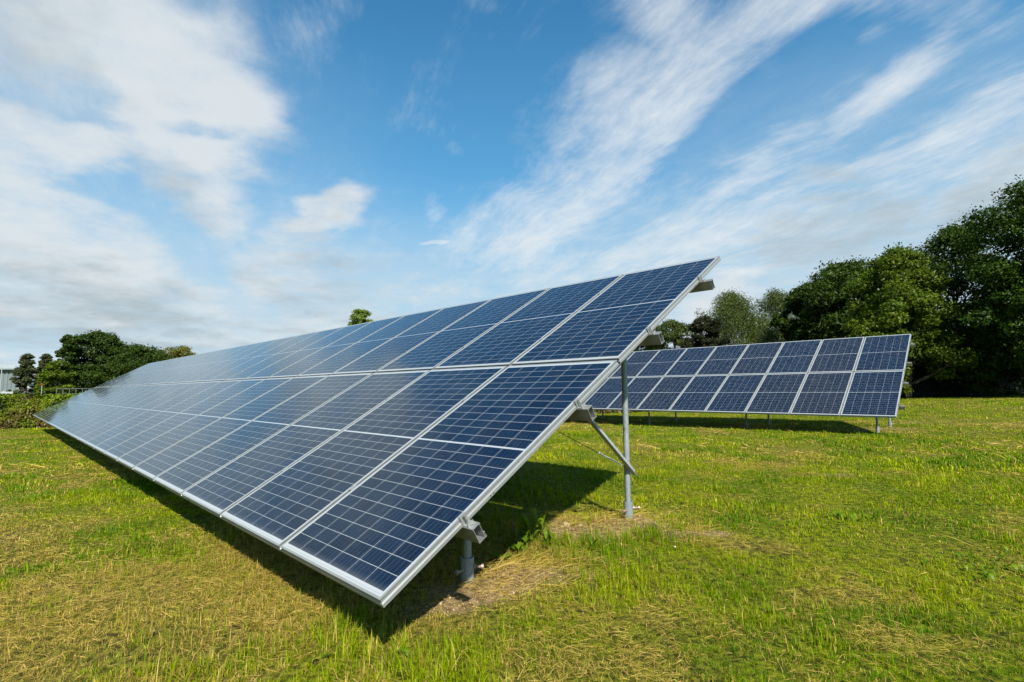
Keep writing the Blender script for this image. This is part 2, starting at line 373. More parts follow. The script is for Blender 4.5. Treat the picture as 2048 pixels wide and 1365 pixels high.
    g = t.new('ShaderNodeBsdfGlossy'); g.inputs['Roughness'].default_value = .085; g.inputs['Color'].default_value = rgb(.78, .92, 1)
    bn = t.new('ShaderNodeBump'); bn.inputs['Strength'].default_value = .12; bn.inputs['Distance'].default_value = .004
    t.l.new(t.noise(t.comb(X, Y, rnd), 9, 2, .5), bn.inputs['Height']); t.l.new(bn.outputs[0], g.inputs['Normal'])
    fr = t.new('ShaderNodeFresnel'); fr.inputs['IOR'].default_value = 1.34
    t.put(g.inputs['Roughness'], t.ss(dn, .3, .7, .055, .085))
    mx_ = t.new('ShaderNodeMixShader'); t.l.new(fr.outputs[0], mx_.inputs[0]); t.l.new(p.outputs[0], mx_.inputs[1]); t.l.new(g.outputs[0], mx_.inputs[2])
    t.l.new(mx_.outputs[0], out.inputs[0]); return m
M_CELL = cell_material()

def leafy(name, dark, light, trans=.3, rough=.6, hue=None):
    m, t, out = mat(name); a = t.new('ShaderNodeAttribute'); a.attribute_name = 'tint'
    se = t.new('ShaderNodeSeparateColor'); t.l.new(a.outputs['Color'], se.inputs[0])
    c = t.mix(se.outputs[0], dark, light)
    if hue: c = t.mix(se.outputs[1], c, hue)
    d = t.new('ShaderNodeBsdfDiffuse'); t.l.new(c, d.inputs[0])
    tr = t.new('ShaderNodeBsdfTranslucent'); t.l.new(t.mix(.5, c, t.mix(1.0, c, rgb(1.1, 1.5, .5), 'MULTIPLY')), tr.inputs[0])
    mx_ = t.new('ShaderNodeMixShader'); mx_.inputs[0].default_value = trans
    t.l.new(d.outputs[0], mx_.inputs[1]); t.l.new(tr.outputs[0], mx_.inputs[2])
    gl = t.new('ShaderNodeBsdfGlossy'); gl.inputs['Roughness'].default_value = rough * .75; gl.inputs[0].default_value = rgb(.8, .85, .8)
    m2 = t.new('ShaderNodeMixShader'); m2.inputs[0].default_value = .012; t.l.new(mx_.outputs[0], m2.inputs[1]); t.l.new(gl.outputs[0], m2.inputs[2])
    t.l.new(m2.outputs[0], out.inputs[0]); return m
def grass_material():
    m, t, out = mat('grass_blades'); a = t.new('ShaderNodeAttribute'); a.attribute_name = 'tint'
    d = t.new('ShaderNodeBsdfDiffuse'); t.l.new(a.outputs['Color'], d.inputs[0])
    tr = t.new('ShaderNodeBsdfTranslucent'); t.l.new(a.outputs['Color'], tr.inputs[0])
    mx_ = t.new('ShaderNodeMixShader'); mx_.inputs[0].default_value = .32
    t.l.new(d.outputs[0], mx_.inputs[1]); t.l.new(tr.outputs[0], mx_.inputs[2])
    gl = t.new('ShaderNodeBsdfGlossy'); gl.inputs['Roughness'].default_value = .45; gl.inputs[0].default_value = rgb(.85, .9, .7)
    m2 = t.new('ShaderNodeMixShader'); m2.inputs[0].default_value = .008; t.l.new(mx_.outputs[0], m2.inputs[1]); t.l.new(gl.outputs[0], m2.inputs[2])
    t.l.new(m2.outputs[0], out.inputs[0]); return m
M_GRASS = grass_material()
M_BARK = principled('bark', rgb(.075, .06, .045), .9, 0, .5, 6, .4, .2)
M_BARK_PALE = principled('pale_birch_bark', rgb(.42, .40, .36), .8, 0, .7, 5, .2, .2)

# ------------------------------------------------------------------ ground
GREEN_A = np.array((.080, .180, .0008)); GREEN_B = np.array((.270, .325, .0010)); STRAW = np.array((.54, .37, .115)); OLIVE = np.array((.245, .190, .010))
def dryness(x, y):
    """0 lush green ... 1 dry hay"""
    d = fbm(x, y, .75, 4, 21) * .60 + fbm(x, y, 3.6, 3, 33) * .40
    left = np.clip((-x - .1 * y + .8) / 3.0, 0, 1) * np.clip((9 - y) / 6, 0, 1)
    fx = np.exp(-((x + 1.4) / 1.6) ** 2 - ((y - 2.8) / 1.6) ** 2)
    p = x * .70 + y * .714; d = d + .028 * np.sin(2 * math.pi * p / 1.15 + 2 * fbm(x, y, .5, 2, 12)) * np.clip((p + 8) / 4, 0, 1) * np.clip((2.2 - p) / 2, 0, 1)
    return np.clip((d - .485) * 4.2 + .12 + left * .26 + fx * .34, 0, 1)
def build_ground():
    n = 420; s = np.linspace(-1, 1, n); g = np.sinh(s * 7.2) / math.sinh(7.2) * 900
    X, Y = np.meshgrid(g, g + 4.0, indexing='xy')
    x = X.ravel(); y = Y.ravel(); z = ground_z(x, y)
    sm = soil_mask(x, y); dr = dryness(x, y)
    tint = np.stack([sm, dr, np.zeros_like(sm), np.ones_like(sm)], 1)
    i = np.arange(n - 1); I, J = np.meshgrid(i, i, indexing='xy'); a = (J * n + I).ravel()
    f = np.stack([a, a + 1, a + n + 1, a + n], 1)
    me = np_mesh('ground', np.stack([x, y, z], 1), f.ravel(), np.full(len(f), 4), tint, True)
    m, t, out = mat('lawn_soil'); p = t.new('ShaderNodeBsdfPrincipled'); t.l.new(p.outputs[0], out.inputs[0])
    at = t.new('ShaderNodeAttribute'); at.attribute_name = 'tint'; se = t.new('ShaderNodeSeparateColor'); t.l.new(at.outputs['Color'], se.inputs[0])
    geo = t.new('ShaderNodeNewGeometry'); pos = geo.outputs['Position']
    fine = t.noise(pos, 26, 6, .7); mid = t.noise(pos, 1.7, 5, .6); big = t.noise(pos, .22, 4, .55)
    green = t.mix(t.ss(fine, .35, .65), rgb(.018, .030, .001), rgb(.165, .200, .002))
    straw = t.mix(t.ss(fine, .38, .62), rgb(.050, .036, .008), rgb(.24, .18, .040))
    dry = t.m('ADD', t.m('MULTIPLY', se.outputs[1], .75), t.m('MULTIPLY', t.ss(t.m('ADD', t.m('MULTIPLY', mid, .6), t.m('MULTIPLY', big, .4)), .42, .62), .35), clamp=True)
    c = t.mix(t.m('MULTIPLY', dry, .8), green, straw)
    soil = t.mix(t.ss(t.noise(pos, 22, 8, .7), .35, .7), rgb(.110, .068, .032), rgb(.43, .30, .165))
    c = t.mix(se.outputs[0], c, soil)
    t.l.new(c, p.inputs['Base Color']); p.inputs['Roughness'].default_value = .95; p.inputs['Specular IOR Level'].default_value = .1
    b = t.new('ShaderNodeBump'); b.inputs['Strength'].default_value = .9; b.inputs['Distance'].default_value = .03
    t.l.new(t.m('ADD', fine, t.m('MULTIPLY', t.noise(pos, 70, 4, .7), .6)), b.inputs['Height']); t.l.new(b.outputs[0], p.inputs['Normal'])
    me.materials.append(m); tag(link('ground', me), kind='structure')
build_ground()

# ------------------------------------------------------------------ solar tables
PITCH_U, PAN_W, PAN_L, GAP_V = 1.015, 0.995, 2.0024, 0.024
FRAME_T = 0.040
def frame_mesh():
    prof = [(-.011, 0), (0, 0), (0, -.0035), (-.003, -.006), (-.003, -.018), (.0015, -.025), (.0015, -.040), (-.030, -.040), (-.030, -.0375), (-.0045, -.0375), (-.0045, -.006), (-.011, -.006)]
    mb = MB(); rings = []
    for sx, sy in ((-1, -1), (1, -1), (1, 1), (-1, 1)):
        rings.append([(sx * (PAN_L / 2 + o), sy * (PAN_W / 2 + o), z) for o, z in prof])
    n = len(prof); b = 0
    for r in rings: mb.v += r
    for k in range(4):
        for i in range(n):
            a, b_ = k * n, ((k + 1) % 4) * n; j = (i + 1) % n
            mb.f.append((a + i, b_ + i, b_ + j, a + j)); mb.mi.append(0)
    # dark drainage / earthing holes in the long sides
    for sx in (-1, 1):
        for sy in (-1, 1):
            for d in (0, .022):
                x = sx * .33 + d; y = sy * (PAN_W / 2 + .0019)
                mb.add([(x - .004, y, -.035), (x + .004, y, -.035), (x + .004, y, -.029), (x - .004, y, -.029)], [(0, 1, 2, 3)], 1)
    return mb.mesh('solar_panel', (M_ALU, M_CABLE))
def glass_mesh():
    mb = MB(); hx, hy = PAN_L / 2 - .0111, PAN_W / 2 - .0111
    mb.add([(-hx, -hy, -.0012), (hx, -hy, -.0012), (hx, hy, -.0012), (-hx, hy, -.0012)], [(0, 1, 2, 3)], 0)
    mb.add([(-hx, -hy, -.0058), (hx, -hy, -.0058), (hx, hy, -.0058), (-hx, hy, -.0058)], [(3, 2, 1, 0)], 1)
    me = bpy.data.meshes.new('cell_glass'); me.from_pydata(mb.v, [], mb.f); me.materials.append(M_CELL); me.materials.append(M_BACK)
    me.polygons.foreach_set('material_index', mb.mi)
    uv = me.uv_layers.new(name='UVMap'); L2 = {0: (0, 0), 1: (0, 1.980), 2: (.973, 1.980), 3: (.973, 0)}
    for poly in me.polygons:
        for li in poly.loop_indices: uv.data[li].uv = L2[me.loops[li].vertex_index % 4]
    return me
ME_FRAME, ME_GLASS = frame_mesh(), glass_mesh()
rr = random.Random(11)

def slope_frame(tilt):
    """local array axes: x up the slope horizontally, y along the row, z up"""
    vx = Vector((math.cos(tilt), 0, math.sin(tilt))); nz = Vector((-math.sin(tilt), 0, math.cos(tilt))); return vx, nz
RAIL_V = (.487, 1.490, 2.478, 3.492)
def build_array(origin, yaw, tilt, ncol, label, frames_u, near, rail_out=(.07, .08, .08, .10)):
    o = Vector((origin[0], origin[1], origin[2] + CAM_H))
    root = empty('solar_array', (o.x, o.y, 0), yaw)
    tag(root, label, 'solar array')
    ez = o.z; vx, nz = slope_frame(tilt); ROT = (0, -tilt, 0)
    def P(v, u, n): return Vector((0, 0, ez)) + vx * v + Vector((0, u, 0)) + nz * n
    for col in range(ncol):
        for row in range(2):
            v0 = row * (PAN_L + GAP_V) + PAN_L / 2; u0 = col * PITCH_U + .010 * 0 + PAN_W / 2
            jr = (0 if col == 0 else rr.uniform(-.0012, .0012)); jp = (0 if col == 0 else rr.uniform(-.0012, .0012))
            p = link('solar_panel', ME_FRAME, None, root, P(v0, u0, rr.uniform(-.0006, .0006)), (jr, -tilt + jp, 0))
            link('cell_glass', ME_GLASS, None, p)
    # aluminium rails, hollow box section with slotted lips
    length = (ncol - 1) * PITCH_U + PAN_W
    for k, rv in enumerate(RAIL_V):
        y0, y1 = -rail_out[k], length + .1
        mb = MB(); hx = .0215; t0, t1, wl = -.0425, -.1225, .0028
        outer = [(-hx, t0), (hx, t0), (hx, t1), (-hx, t1)]; inner = [(-hx + wl, t0 - wl), (hx - wl, t0 - wl), (hx - wl, t1 + wl), (-hx + wl, t1 + wl)]
        for ring, flip in ((outer, False), (inner, True)):
            b = len(mb.v)
            mb.v += [(x, y0, z) for x, z in ring] + [(x, y1, z) for x, z in ring]
            for i in range(4):
                j = (i + 1) % 4; f = (b + i, b + j, b + 4 + j, b + 4 + i)
                mb.f.append(f[::-1] if flip else f); mb.mi.append(0)
        for e in (0, 4):
            for i in range(4):
                j = (i + 1) % 4; f = (e + i, e + j, 8 + e + j, 8 + e + i); mb.f.append(f if e else f[::-1]); mb.mi.append(0)
        mb.box((-hx - .003, y0 - .001, t0 - .006), (-hx - .0002, y1, t0 + .0022)); mb.box((hx + .0002, y0 - .001, t0 - .006), (hx + .003, y1, t0 + .0022))
        mb.box((-hx + .001, y0 + .0005, t0 + .0002), (-.006, y1, t0 + .0022)); mb.box((.006, y0 + .0005, t0 + .0002), (hx - .001, y1, t0 + .0022))
        mb.box((hx + .0002, y0 - .001, t1 - .001), (hx + .008, y1, t1 + .004)); mb.box((hx + .004, y0 - .0005, t1 + .0042), (hx + .0078, y1, t1 + .014))
        mb.box((hx + .0002, y0 - .001, t1 + .024), (hx + .008, y1, t1 + .028)); mb.box((hx + .004, y0 - .0005, t1 + .0145), (hx + .0078, y1, t1 + .0238)) if False else None
        me = bpy.data.meshes.new('rail'); me.from_pydata(mb.v, [], mb.f); me.materials.append(M_RAIL); me.update()
        rail = link('rail', me, None, root, P(rv, 0, 0), ROT)
        # end clamp: base on the rail, upright, lip over the frame; bolt through it
        for end, sgn in ((-.0005, -1), (length + .0005, 1)):
            c = MB()
            def yb(a, b): return (end + sgn * a, end + sgn * b) if sgn > 0 else (end - b, end - a)
            a, b = yb(.0025, .0055); c.box((-.020, a, -.040), (.020, b, .0052))
            a, b = yb(-.008, .0055); c.box((-.020, a, .0054), (.020, b, .0086))
            a, b = yb(.0057, .040); c.box((-.020, a, -.040), (.020, b, -.0365))
            a, b = yb(.036, .040); c.box((-.018, a, -.0363), (.018, b, -.024))
            ob = c.obj('clamp', M_ALU, rail)
            bmb = MB(); yc = end + sgn * .019
            bmb.tube([(0, yc, -.0363), (0, yc, .004)], .0036, 8); bmb.tube([(0, yc, .0042), (0, yc, .0115)], .0068, 6)
            bmb.tube([(0, yc, -.0362), (0, yc, -.030)], .0072, 6)
            bmb.obj('bolt', M_STEEL, rail)
        if k == 0 or True:
            for col in range(1, ncol):
                if col == 1:
                    c = MB(); c.box((-.022, -.0135, .0012), (.022, .0135, .0042)); c.box((-.020, -.0035, -.040), (.020, .0035, .001))
                    c.tube([(0, 0, .0043), (0, 0, .0105)], .0066, 6); c.tube([(0, 0, .0106), (0, 0, .012)], .003, 6)
                    cme = c.mesh('clamp', (M_RAIL,))
                link('clamp', cme, None, rail, (0, col * PITCH_U - (PITCH_U - PAN_W) / 2, 0))
    # support frames
    for i, fu in enumerate(frames_u):
        g = MB(); g.box((0.30, -.025, -.2005), (3.78, .025, -.1255)); gi = g.obj('girder', M_GALV, root, loc=P(0, fu, 0), rot=ROT)
        for h in (.87, 2.60):
            v = h / math.cos(tilt)
            top = ez + v * math.sin(tilt) - .2 / math.cos(tilt) + .045
            R = Matrix.Rotation(yaw, 3, 'Z'); wp = R @ Vector((h, fu, 0)) + Vector((o.x, o.y, 0)); zb = gz(wp.x, wp.y)
            pm = MB(); pm.tube([(0, 0, -.05), (0, 0, top - zb)], .0242, 20); post = pm.obj('post', M_TUBE, root, True, loc=(h, fu, zb))
            sl = MB(); n = 24
            hgt = .135
            vs = []
            for rad, z in ((.038, -.05), (.038, hgt), (.0345, hgt), (.0345, -.05)):
                vs += [(rad * math.cos(2 * math.pi * q / n), rad * math.sin(2 * math.pi * q / n), z) for q in range(n)]
            sl.add(vs, [(r * n + q, r * n + (q + 1) % n, (r + 1) * n + (q + 1) % n, (r + 1) * n + q) for r in range(3) for q in range(n)])
            sl.obj('sleeve', M_TUBE, post, True)
            for ang, zz_, L, rad in ((-math.pi * .25 , .080, .058, .0085), (math.pi * 1.0, .066, .050, .0085)):
                d = Vector((math.cos(ang), math.sin(ang), 0)); bm_ = MB()
                bm_.tube([d * .036 + Vector((0, 0, zz_)), d * (.036 + L - .013) + Vector((0, 0, zz_))], rad, 10)
                bm_.tube([d * (.0365 + L - .013) + Vector((0, 0, zz_)), d * (.0365 + L) + Vector((0, 0, zz_))], rad * 1.7, 6)
                bm_.tube([d * .0385 + Vector((0, 0, zz_)), d * .047 + Vector((0, 0, zz_))], rad * 1.8, 6)
                bm_.obj('bolt', M_RUSTY, post)
        # diagonal brace (angle section) from the girder down to the rear post
        A = P(1.93, fu, -.165); z1 = ez + .145; B = Vector((2.65, fu, z1 - .025))
        d = (B - A).normalized(); side = Vector((0, 1, 0)); up = side.cross(d).normalized()
        if up.z < 0: up = -up
        br = MB(); y0 = -.0305
        def bx(c0, c1, s0, s1, u0, u1):
            vs = [A + d * l + side * s + up * q for l in (c0, c1) for s, q in ((s0, u0), (s1, u0), (s1, u1), (s0, u1))]
            br.add(vs, [(0, 1, 2, 3), (7, 6, 5, 4), (0, 4, 5, 1), (1, 5, 6, 2), (2, 6, 7, 3), (3, 7, 4, 0)])
        L = (B - A).length + .012
        bx(0, L, -.0295, -.0255, -.024, .024); bx(0, L, -.0655, -.0297, -.024, -.020)
        br.obj('brace', M_GALV, root)
        bb = MB(); q = B - d * .03; bb.tube([q + side * -.034, q + side * .034], .006, 8); bb.tube([q + side * -.040, q + side * -.030], .0105, 6); bb.obj('bolt', M_STEEL, root)
    for i in range(len(frames_u) - 1):
        fa, fb = frames_u[i], frames_u[i + 1]
        if i % 4 == 0:
            A = Vector((2.60, fa + .03, ez + .165)); B = Vector((2.60, fb - .03, ez + 1.33 - .10))
            cb = MB(); pts = [A.lerp(B, k / 12) - Vector((0, 0, .02 * math.sin(math.pi * k / 12))) for k in range(13)]
            cb.tube(pts, .0028, 6); cable = cb.obj('cable', M_CABLE, root)
            tb = MB(); d = (B - A).normalized(); s = A + d * .03
            for off in (-.006, .006): tb.tube([s + Vector((0, 0, off)) , s + d * .12 + Vector((0, 0, off))], .0022, 6)
            tb.tube([A, s], .004, 6); tb.tube([s + d * .12, s + d * .17], .005, 6)
            tb.tube([s + d * .23 + Vector((-.010, 0, -.008)), s + d * .23 + Vector((.010, 0, .008))], .006, 6); tb.tube([s + d * .17, s + d * .21], .004, 6)
            tb.obj('turnbuckle', M_GALV, cable)
    return root
A1 = build_array((-0.5299, 2.07973, -0.82466), 0.79552, 0.52225, 24, 'long blue solar array in the foreground, low near corner over the mown grass', [.49 + 2.87 * i for i in range(9)], True)
A2 = build_array((7.9422, 10.63567, -0.67158), 0.80147, 0.50956, 15, 'smaller solar array standing further back in front of the dark woods', [.47 + 2.84 * i for i in range(6)], False, (.10, .10, .10, .10))

# ------------------------------------------------------------------ grass
def blade_block(x, y, z, hgt, wid, lean, yaw, col, droop=.5):
    n = len(x); dxl, dyl = np.cos(yaw), np.sin(yaw); pxl, pyl = -dyl, dxl
    def row(t, wf):
        off = lean * t ** 1.6; zz_ = hgt * t * np.sqrt(np.clip(1 - (lean / np.maximum(hgt, 1e-4)) ** 2 * .0, .05, 1)) - droop * off * t
        cx_, cy_, cz_ = x + dxl * off, y + dyl * off, z + zz_
        return cx_, cy_, cz_, wf * wid / 2
    V = np.empty((n, 5, 3), np.float32)
    for i, (t, wf) in enumerate(((0.0, 1.0), (.55, .8))):
        cx_, cy_, cz_, hw = row(t, wf)
        V[:, 2 * i] = np.stack([cx_ - pxl * hw, cy_ - pyl * hw, cz_], 1); V[:, 2 * i + 1] = np.stack([cx_ + pxl * hw, cy_ + pyl * hw, cz_], 1)
    cx_, cy_, cz_, hw = row(1.0, 0); V[:, 4] = np.stack([cx_, cy_, cz_], 1)
    b = (np.arange(n) * 5)[:, None]
    F = (b + np.array([0, 1, 3, 2, 2, 3, 4])[None]).ravel(); cnt = np.tile([4, 3], n)
    T = np.repeat(np.concatenate([col, np.ones((n, 1))], 1)[:, None, :], 5, 1)
    T[:, 0:2, :3] *= 1.0
    return V.reshape(-1, 3), F, cnt, T.reshape(-1, 4)
def straw_block(x, y, z, L, wid, yaw, pitch, col):
    n = len(x); d = np.stack([np.cos(yaw) * np.cos(pitch), np.sin(yaw) * np.cos(pitch), np.sin(pitch)], 1)
    s = np.stack([-np.sin(yaw), np.cos(yaw), np.zeros(n)], 1); roll = np.random.default_rng(1).uniform(-.8, .8, n)[:, None]
    s = s * np.cos(roll) + np.array([0, 0, 1.]) * np.sin(roll)
    bend = np.random.default_rng(2).uniform(-.18, .18, n)[:, None] * L[:, None]
    c = np.stack([x, y, z], 1); V = np.empty((n, 5, 3), np.float32)
    pf = np.stack([-np.sin(yaw), np.cos(yaw), np.zeros(n)], 1)
    V[:, 0] = c - s * wid[:, None] / 2; V[:, 1] = c + s * wid[:, None] / 2
    mid = c + d * L[:, None] * .5 + pf * bend + np.array([0, 0, 1.]) * np.abs(bend) * .4
    V[:, 2] = mid - s * wid[:, None] * .45; V[:, 3] = mid + s * wid[:, None] * .45; V[:, 4] = c + d * L[:, None]
    b = (np.arange(n) * 5)[:, None]
    T = np.repeat(np.concatenate([col, np.ones((n, 1))], 1)[:, None, :], 5, 1)
    return V.reshape(-1, 3), (b + np.array([0, 1, 3, 2, 2, 3, 4])[None]).ravel(), np.tile([4, 3], n), T.reshape(-1, 4)
def merge(blocks):
    Vs, Fs, Cs, Ts = [], [], [], []; off = 0
    for V, F, c, T in blocks: Vs.append(V); Fs.append(F + off); Cs.append(c); Ts.append(T); off += len(V)
    return np.concatenate(Vs), np.concatenate(Fs), np.concatenate(Cs), np.concatenate(Ts)
G = np.random.default_rng(77)
def wedge(n, r0, r1, half=math.radians(60)):
    r = np.sqrt(G.uniform(r0 * r0, r1 * r1, n)); a = G.uniform(-half, half, n); return r * np.sin(a), r * np.cos(a)
def grass_colors(x, y, n):
    dr = dryness(x, y); k = G.random(n)
    gmix = np.clip((fbm(x, y, 1.5, 4, 51) - .5) * 3.6 + .55 + G.normal(0, .22, n), 0, 1)[:, None]
    col = GREEN_A * (1 - gmix) + GREEN_B * gmix
    isdry = (G.random(n) < (.13 + .60 * dr)); st = (G.random(n)[:, None])
    drycol = OLIVE * (1 - st) + STRAW * st
    col = np.where(isdry[:, None], drycol, col) * G.uniform(.42, 1.48, n)[:, None]
    return col, dr, isdry
def build_grass():
    blocks = []
    for r0, r1, dens, hg, wd in ((0.7, 4.2, 18500, .027, .0021), (4.2, 8, 8000, .029, .0036), (8, 14, 2000, .030, .0085), (14, 26, 620, .030, .013), (26, 44, 170, .032, .026)):
        area = math.radians(60) * (r1 * r1 - r0 * r0); n = int(area * dens)
        x, y = wedge(n, r0, r1)
        # tufts: pull many blades to tuft centres
        q = .11 * max(1, r0 / 5); tx = (np.floor(x / q) + .5 + (vnoise(np.floor(x / q) * 7.7, np.floor(y / q) * 3.1, 1.0, 4) - .5)) * q
        ty = (np.floor(y / q) + .5 + (vnoise(np.floor(x / q) * 5.1, np.floor(y / q) * 9.7, 1.0, 8) - .5)) * q
        pull = G.uniform(.0, .55, n); x = x * (1 - pull) + tx * pull; y = y * (1 - pull) + ty * pull
        sm = soil_mask(x, y); thin = np.clip((fbm(x, y, 5.0, 3, 91) - .56) * 6, 0, .75); keep = (G.random(n) > sm * .90) & (G.random(n) > thin)
        yard = (y < 21.0 + (x + 30) * .084 - .3) | (x > 16)
        keep &= yard; x, y = x[keep], y[keep]; n = len(x)
        col, dr, isdry = grass_colors(x, y, n)
        lush = np.clip(fbm(x, y, 2.6, 3, 61) * 2.4 - .75, 0, 1)
        h = hg * G.lognormal(0, .38, n) * (.55 + .95 * lush) * (1 - .35 * dr); 
        lush2 = np.zeros(n)
        for (px, py, rad, am) in ((1230, 1105, .55, 1.1), (1150, 1120, .35, 1.2), (1330, 1090, .3, .8), (620, 1180, .9, .9), (730, 1230, .5, 1.0), (900, 1290, .5, .5), (500, 1100, 1.0, .8), (1060, 1060, .5, .8), (1450, 1000, .5, .4)):
            cx_, cy_ = gh_xy(px, py); lush2 = np.maximum(lush2, am * np.exp(-((x - cx_) ** 2 + (y - cy_) ** 2) / rad ** 2))
        h = h * (1 + lush2 * (G.random(n) < .5) * 1.7); gr = np.clip(lush2, 0, 1)[:, None] * .6 * (~isdry[:, None])
        col = col * (1 - gr) + GREEN_A * G.uniform(.8, 1.25, n)[:, None] * gr
        h = np.clip(h, .012, .19)
        wid = wd * G.uniform(.7, 1.35, n) * (1 + .3 * (h > .07)); lean = h * np.abs(G.normal(.35, .35, n)); lean = np.where(isdry, lean * 1.6, lean)
        blocks.append(blade_block(x, y, ground_z(x, y) - .006, h, wid, lean, G.uniform(0, 2 * math.pi, n), col))
    # cut hay lying on the lawn
    for r0, r1, n, Lm, wd in ((0.7, 4.5, 145000, .038, .0016), (4.5, 9, 90000, .052, .0028), (9, 18, 30000, .12, .010)):
        x, y = wedge(n, r0, r1); dr = dryness(x, y); wind = fbm(x, y, 1.4, 3, 71)
        keep = G.random(n) < np.clip(dr * 1.1 * (wind * 3.4 - 1.1) + .06, 0.04, 1); x, y, wind = x[keep], y[keep], wind[keep]; n = len(x)
        st = G.random(n)[:, None]; col = (OLIVE * (1 - st) + STRAW * st) * G.uniform(.7, 1.35, n)[:, None]
        yaw = (vnoise(x, y, 2.2, 81) * 5 + G.normal(0, .7, n)); L = Lm * G.lognormal(0, .5, n)
        blocks.append(straw_block(x, y, ground_z(x, y) + G.uniform(.006, .034, n), L, wd * G.uniform(.6, 1.3, n), yaw, G.normal(.03, .16, n), col))
    # straw round the posts
    for px, py, rad, n in ((1185, 1045, .55, 1500), (1090, 1140, .4, 800), (1000, 1180, .35, 550), (1250, 1060, .35, 120), (1350, 1080, .3, 150)):
        cx_, cy_ = gh_xy(px, py); x = cx_ + G.normal(0, rad * .6, n); y = cy_ + G.normal(0, rad * .35, n); st = G.random(n)[:, None]
        col = (OLIVE * (1 - st) + STRAW * st) * G.uniform(.8, 1.4, n)[:, None]
        blocks.append(straw_block(x, y, ground_z(x, y) + G.uniform(.004, .03, n), .09 * G.lognormal(0, .5, n), np.full(n, .0019), G.normal(.3, .7, n), G.normal(.03, .12, n), col))
    V, F, c, T = merge(blocks); me = np_mesh('grass', V, F, c, T); me.materials.append(M_GRASS)
    tag(link('grass', me), 'short mown grass with dry hay clippings covering the field', 'grass', kind='stuff')
    print('grass blades', len(c) // 2)
build_grass()

# ------------------------------------------------------------------ leaves and trees
def leaf_cards(P, N, size, rng, aspect=.62):
    """one folded four-cornered leaf clump per point"""
    n = len(P); N = N / np.maximum(np.linalg.norm(N, axis=1, keepdims=True), 1e-6)
    r = rng.normal(size=(n, 3)); T = np.cross(N, r); T /= np.maximum(np.linalg.norm(T, axis=1, keepdims=True), 1e-6); B = np.cross(N, T)
    s = size[:, None]; V = np.empty((n, 4, 3), np.float32); f = rng.uniform(-.25, .25, n)[:, None]
    V[:, 0] = P - T * s * .5; V[:, 1] = P + B * s * .5 * aspect + N * s * f; V[:, 2] = P + T * s * .5; V[:, 3] = P - B * s * .5 * aspect + N * s * f
    return V.reshape(-1, 3), np.arange(n * 4), np.full(n, 4)
def crown_radius(shape, t):
    t = np.clip(t, 0, 1)
    if shape == 'round': return np.sqrt(np.clip(1 - (2 * t - 1) ** 2, 0, 1)) ** .8
    if shape == 'oval': return np.clip(np.sin(np.pi * np.clip(t * .92 + .08, 0, 1) ** .75), 0, 1) ** .65
    if shape == 'cone': return np.clip(1 - t, 0, 1) ** .75 * .97 + .03
    if shape == 'fan': return np.clip(.35 + .8 * t, 0, 1) * np.sqrt(np.clip(1 - (np.clip(t - .6, 0, 1) / .4) ** 2, 0, 1)) + .05
    if shape == 'weep': return np.clip(np.sin(np.pi * np.clip(t * .88 + .12, 0, 1)), 0, 1) ** .55
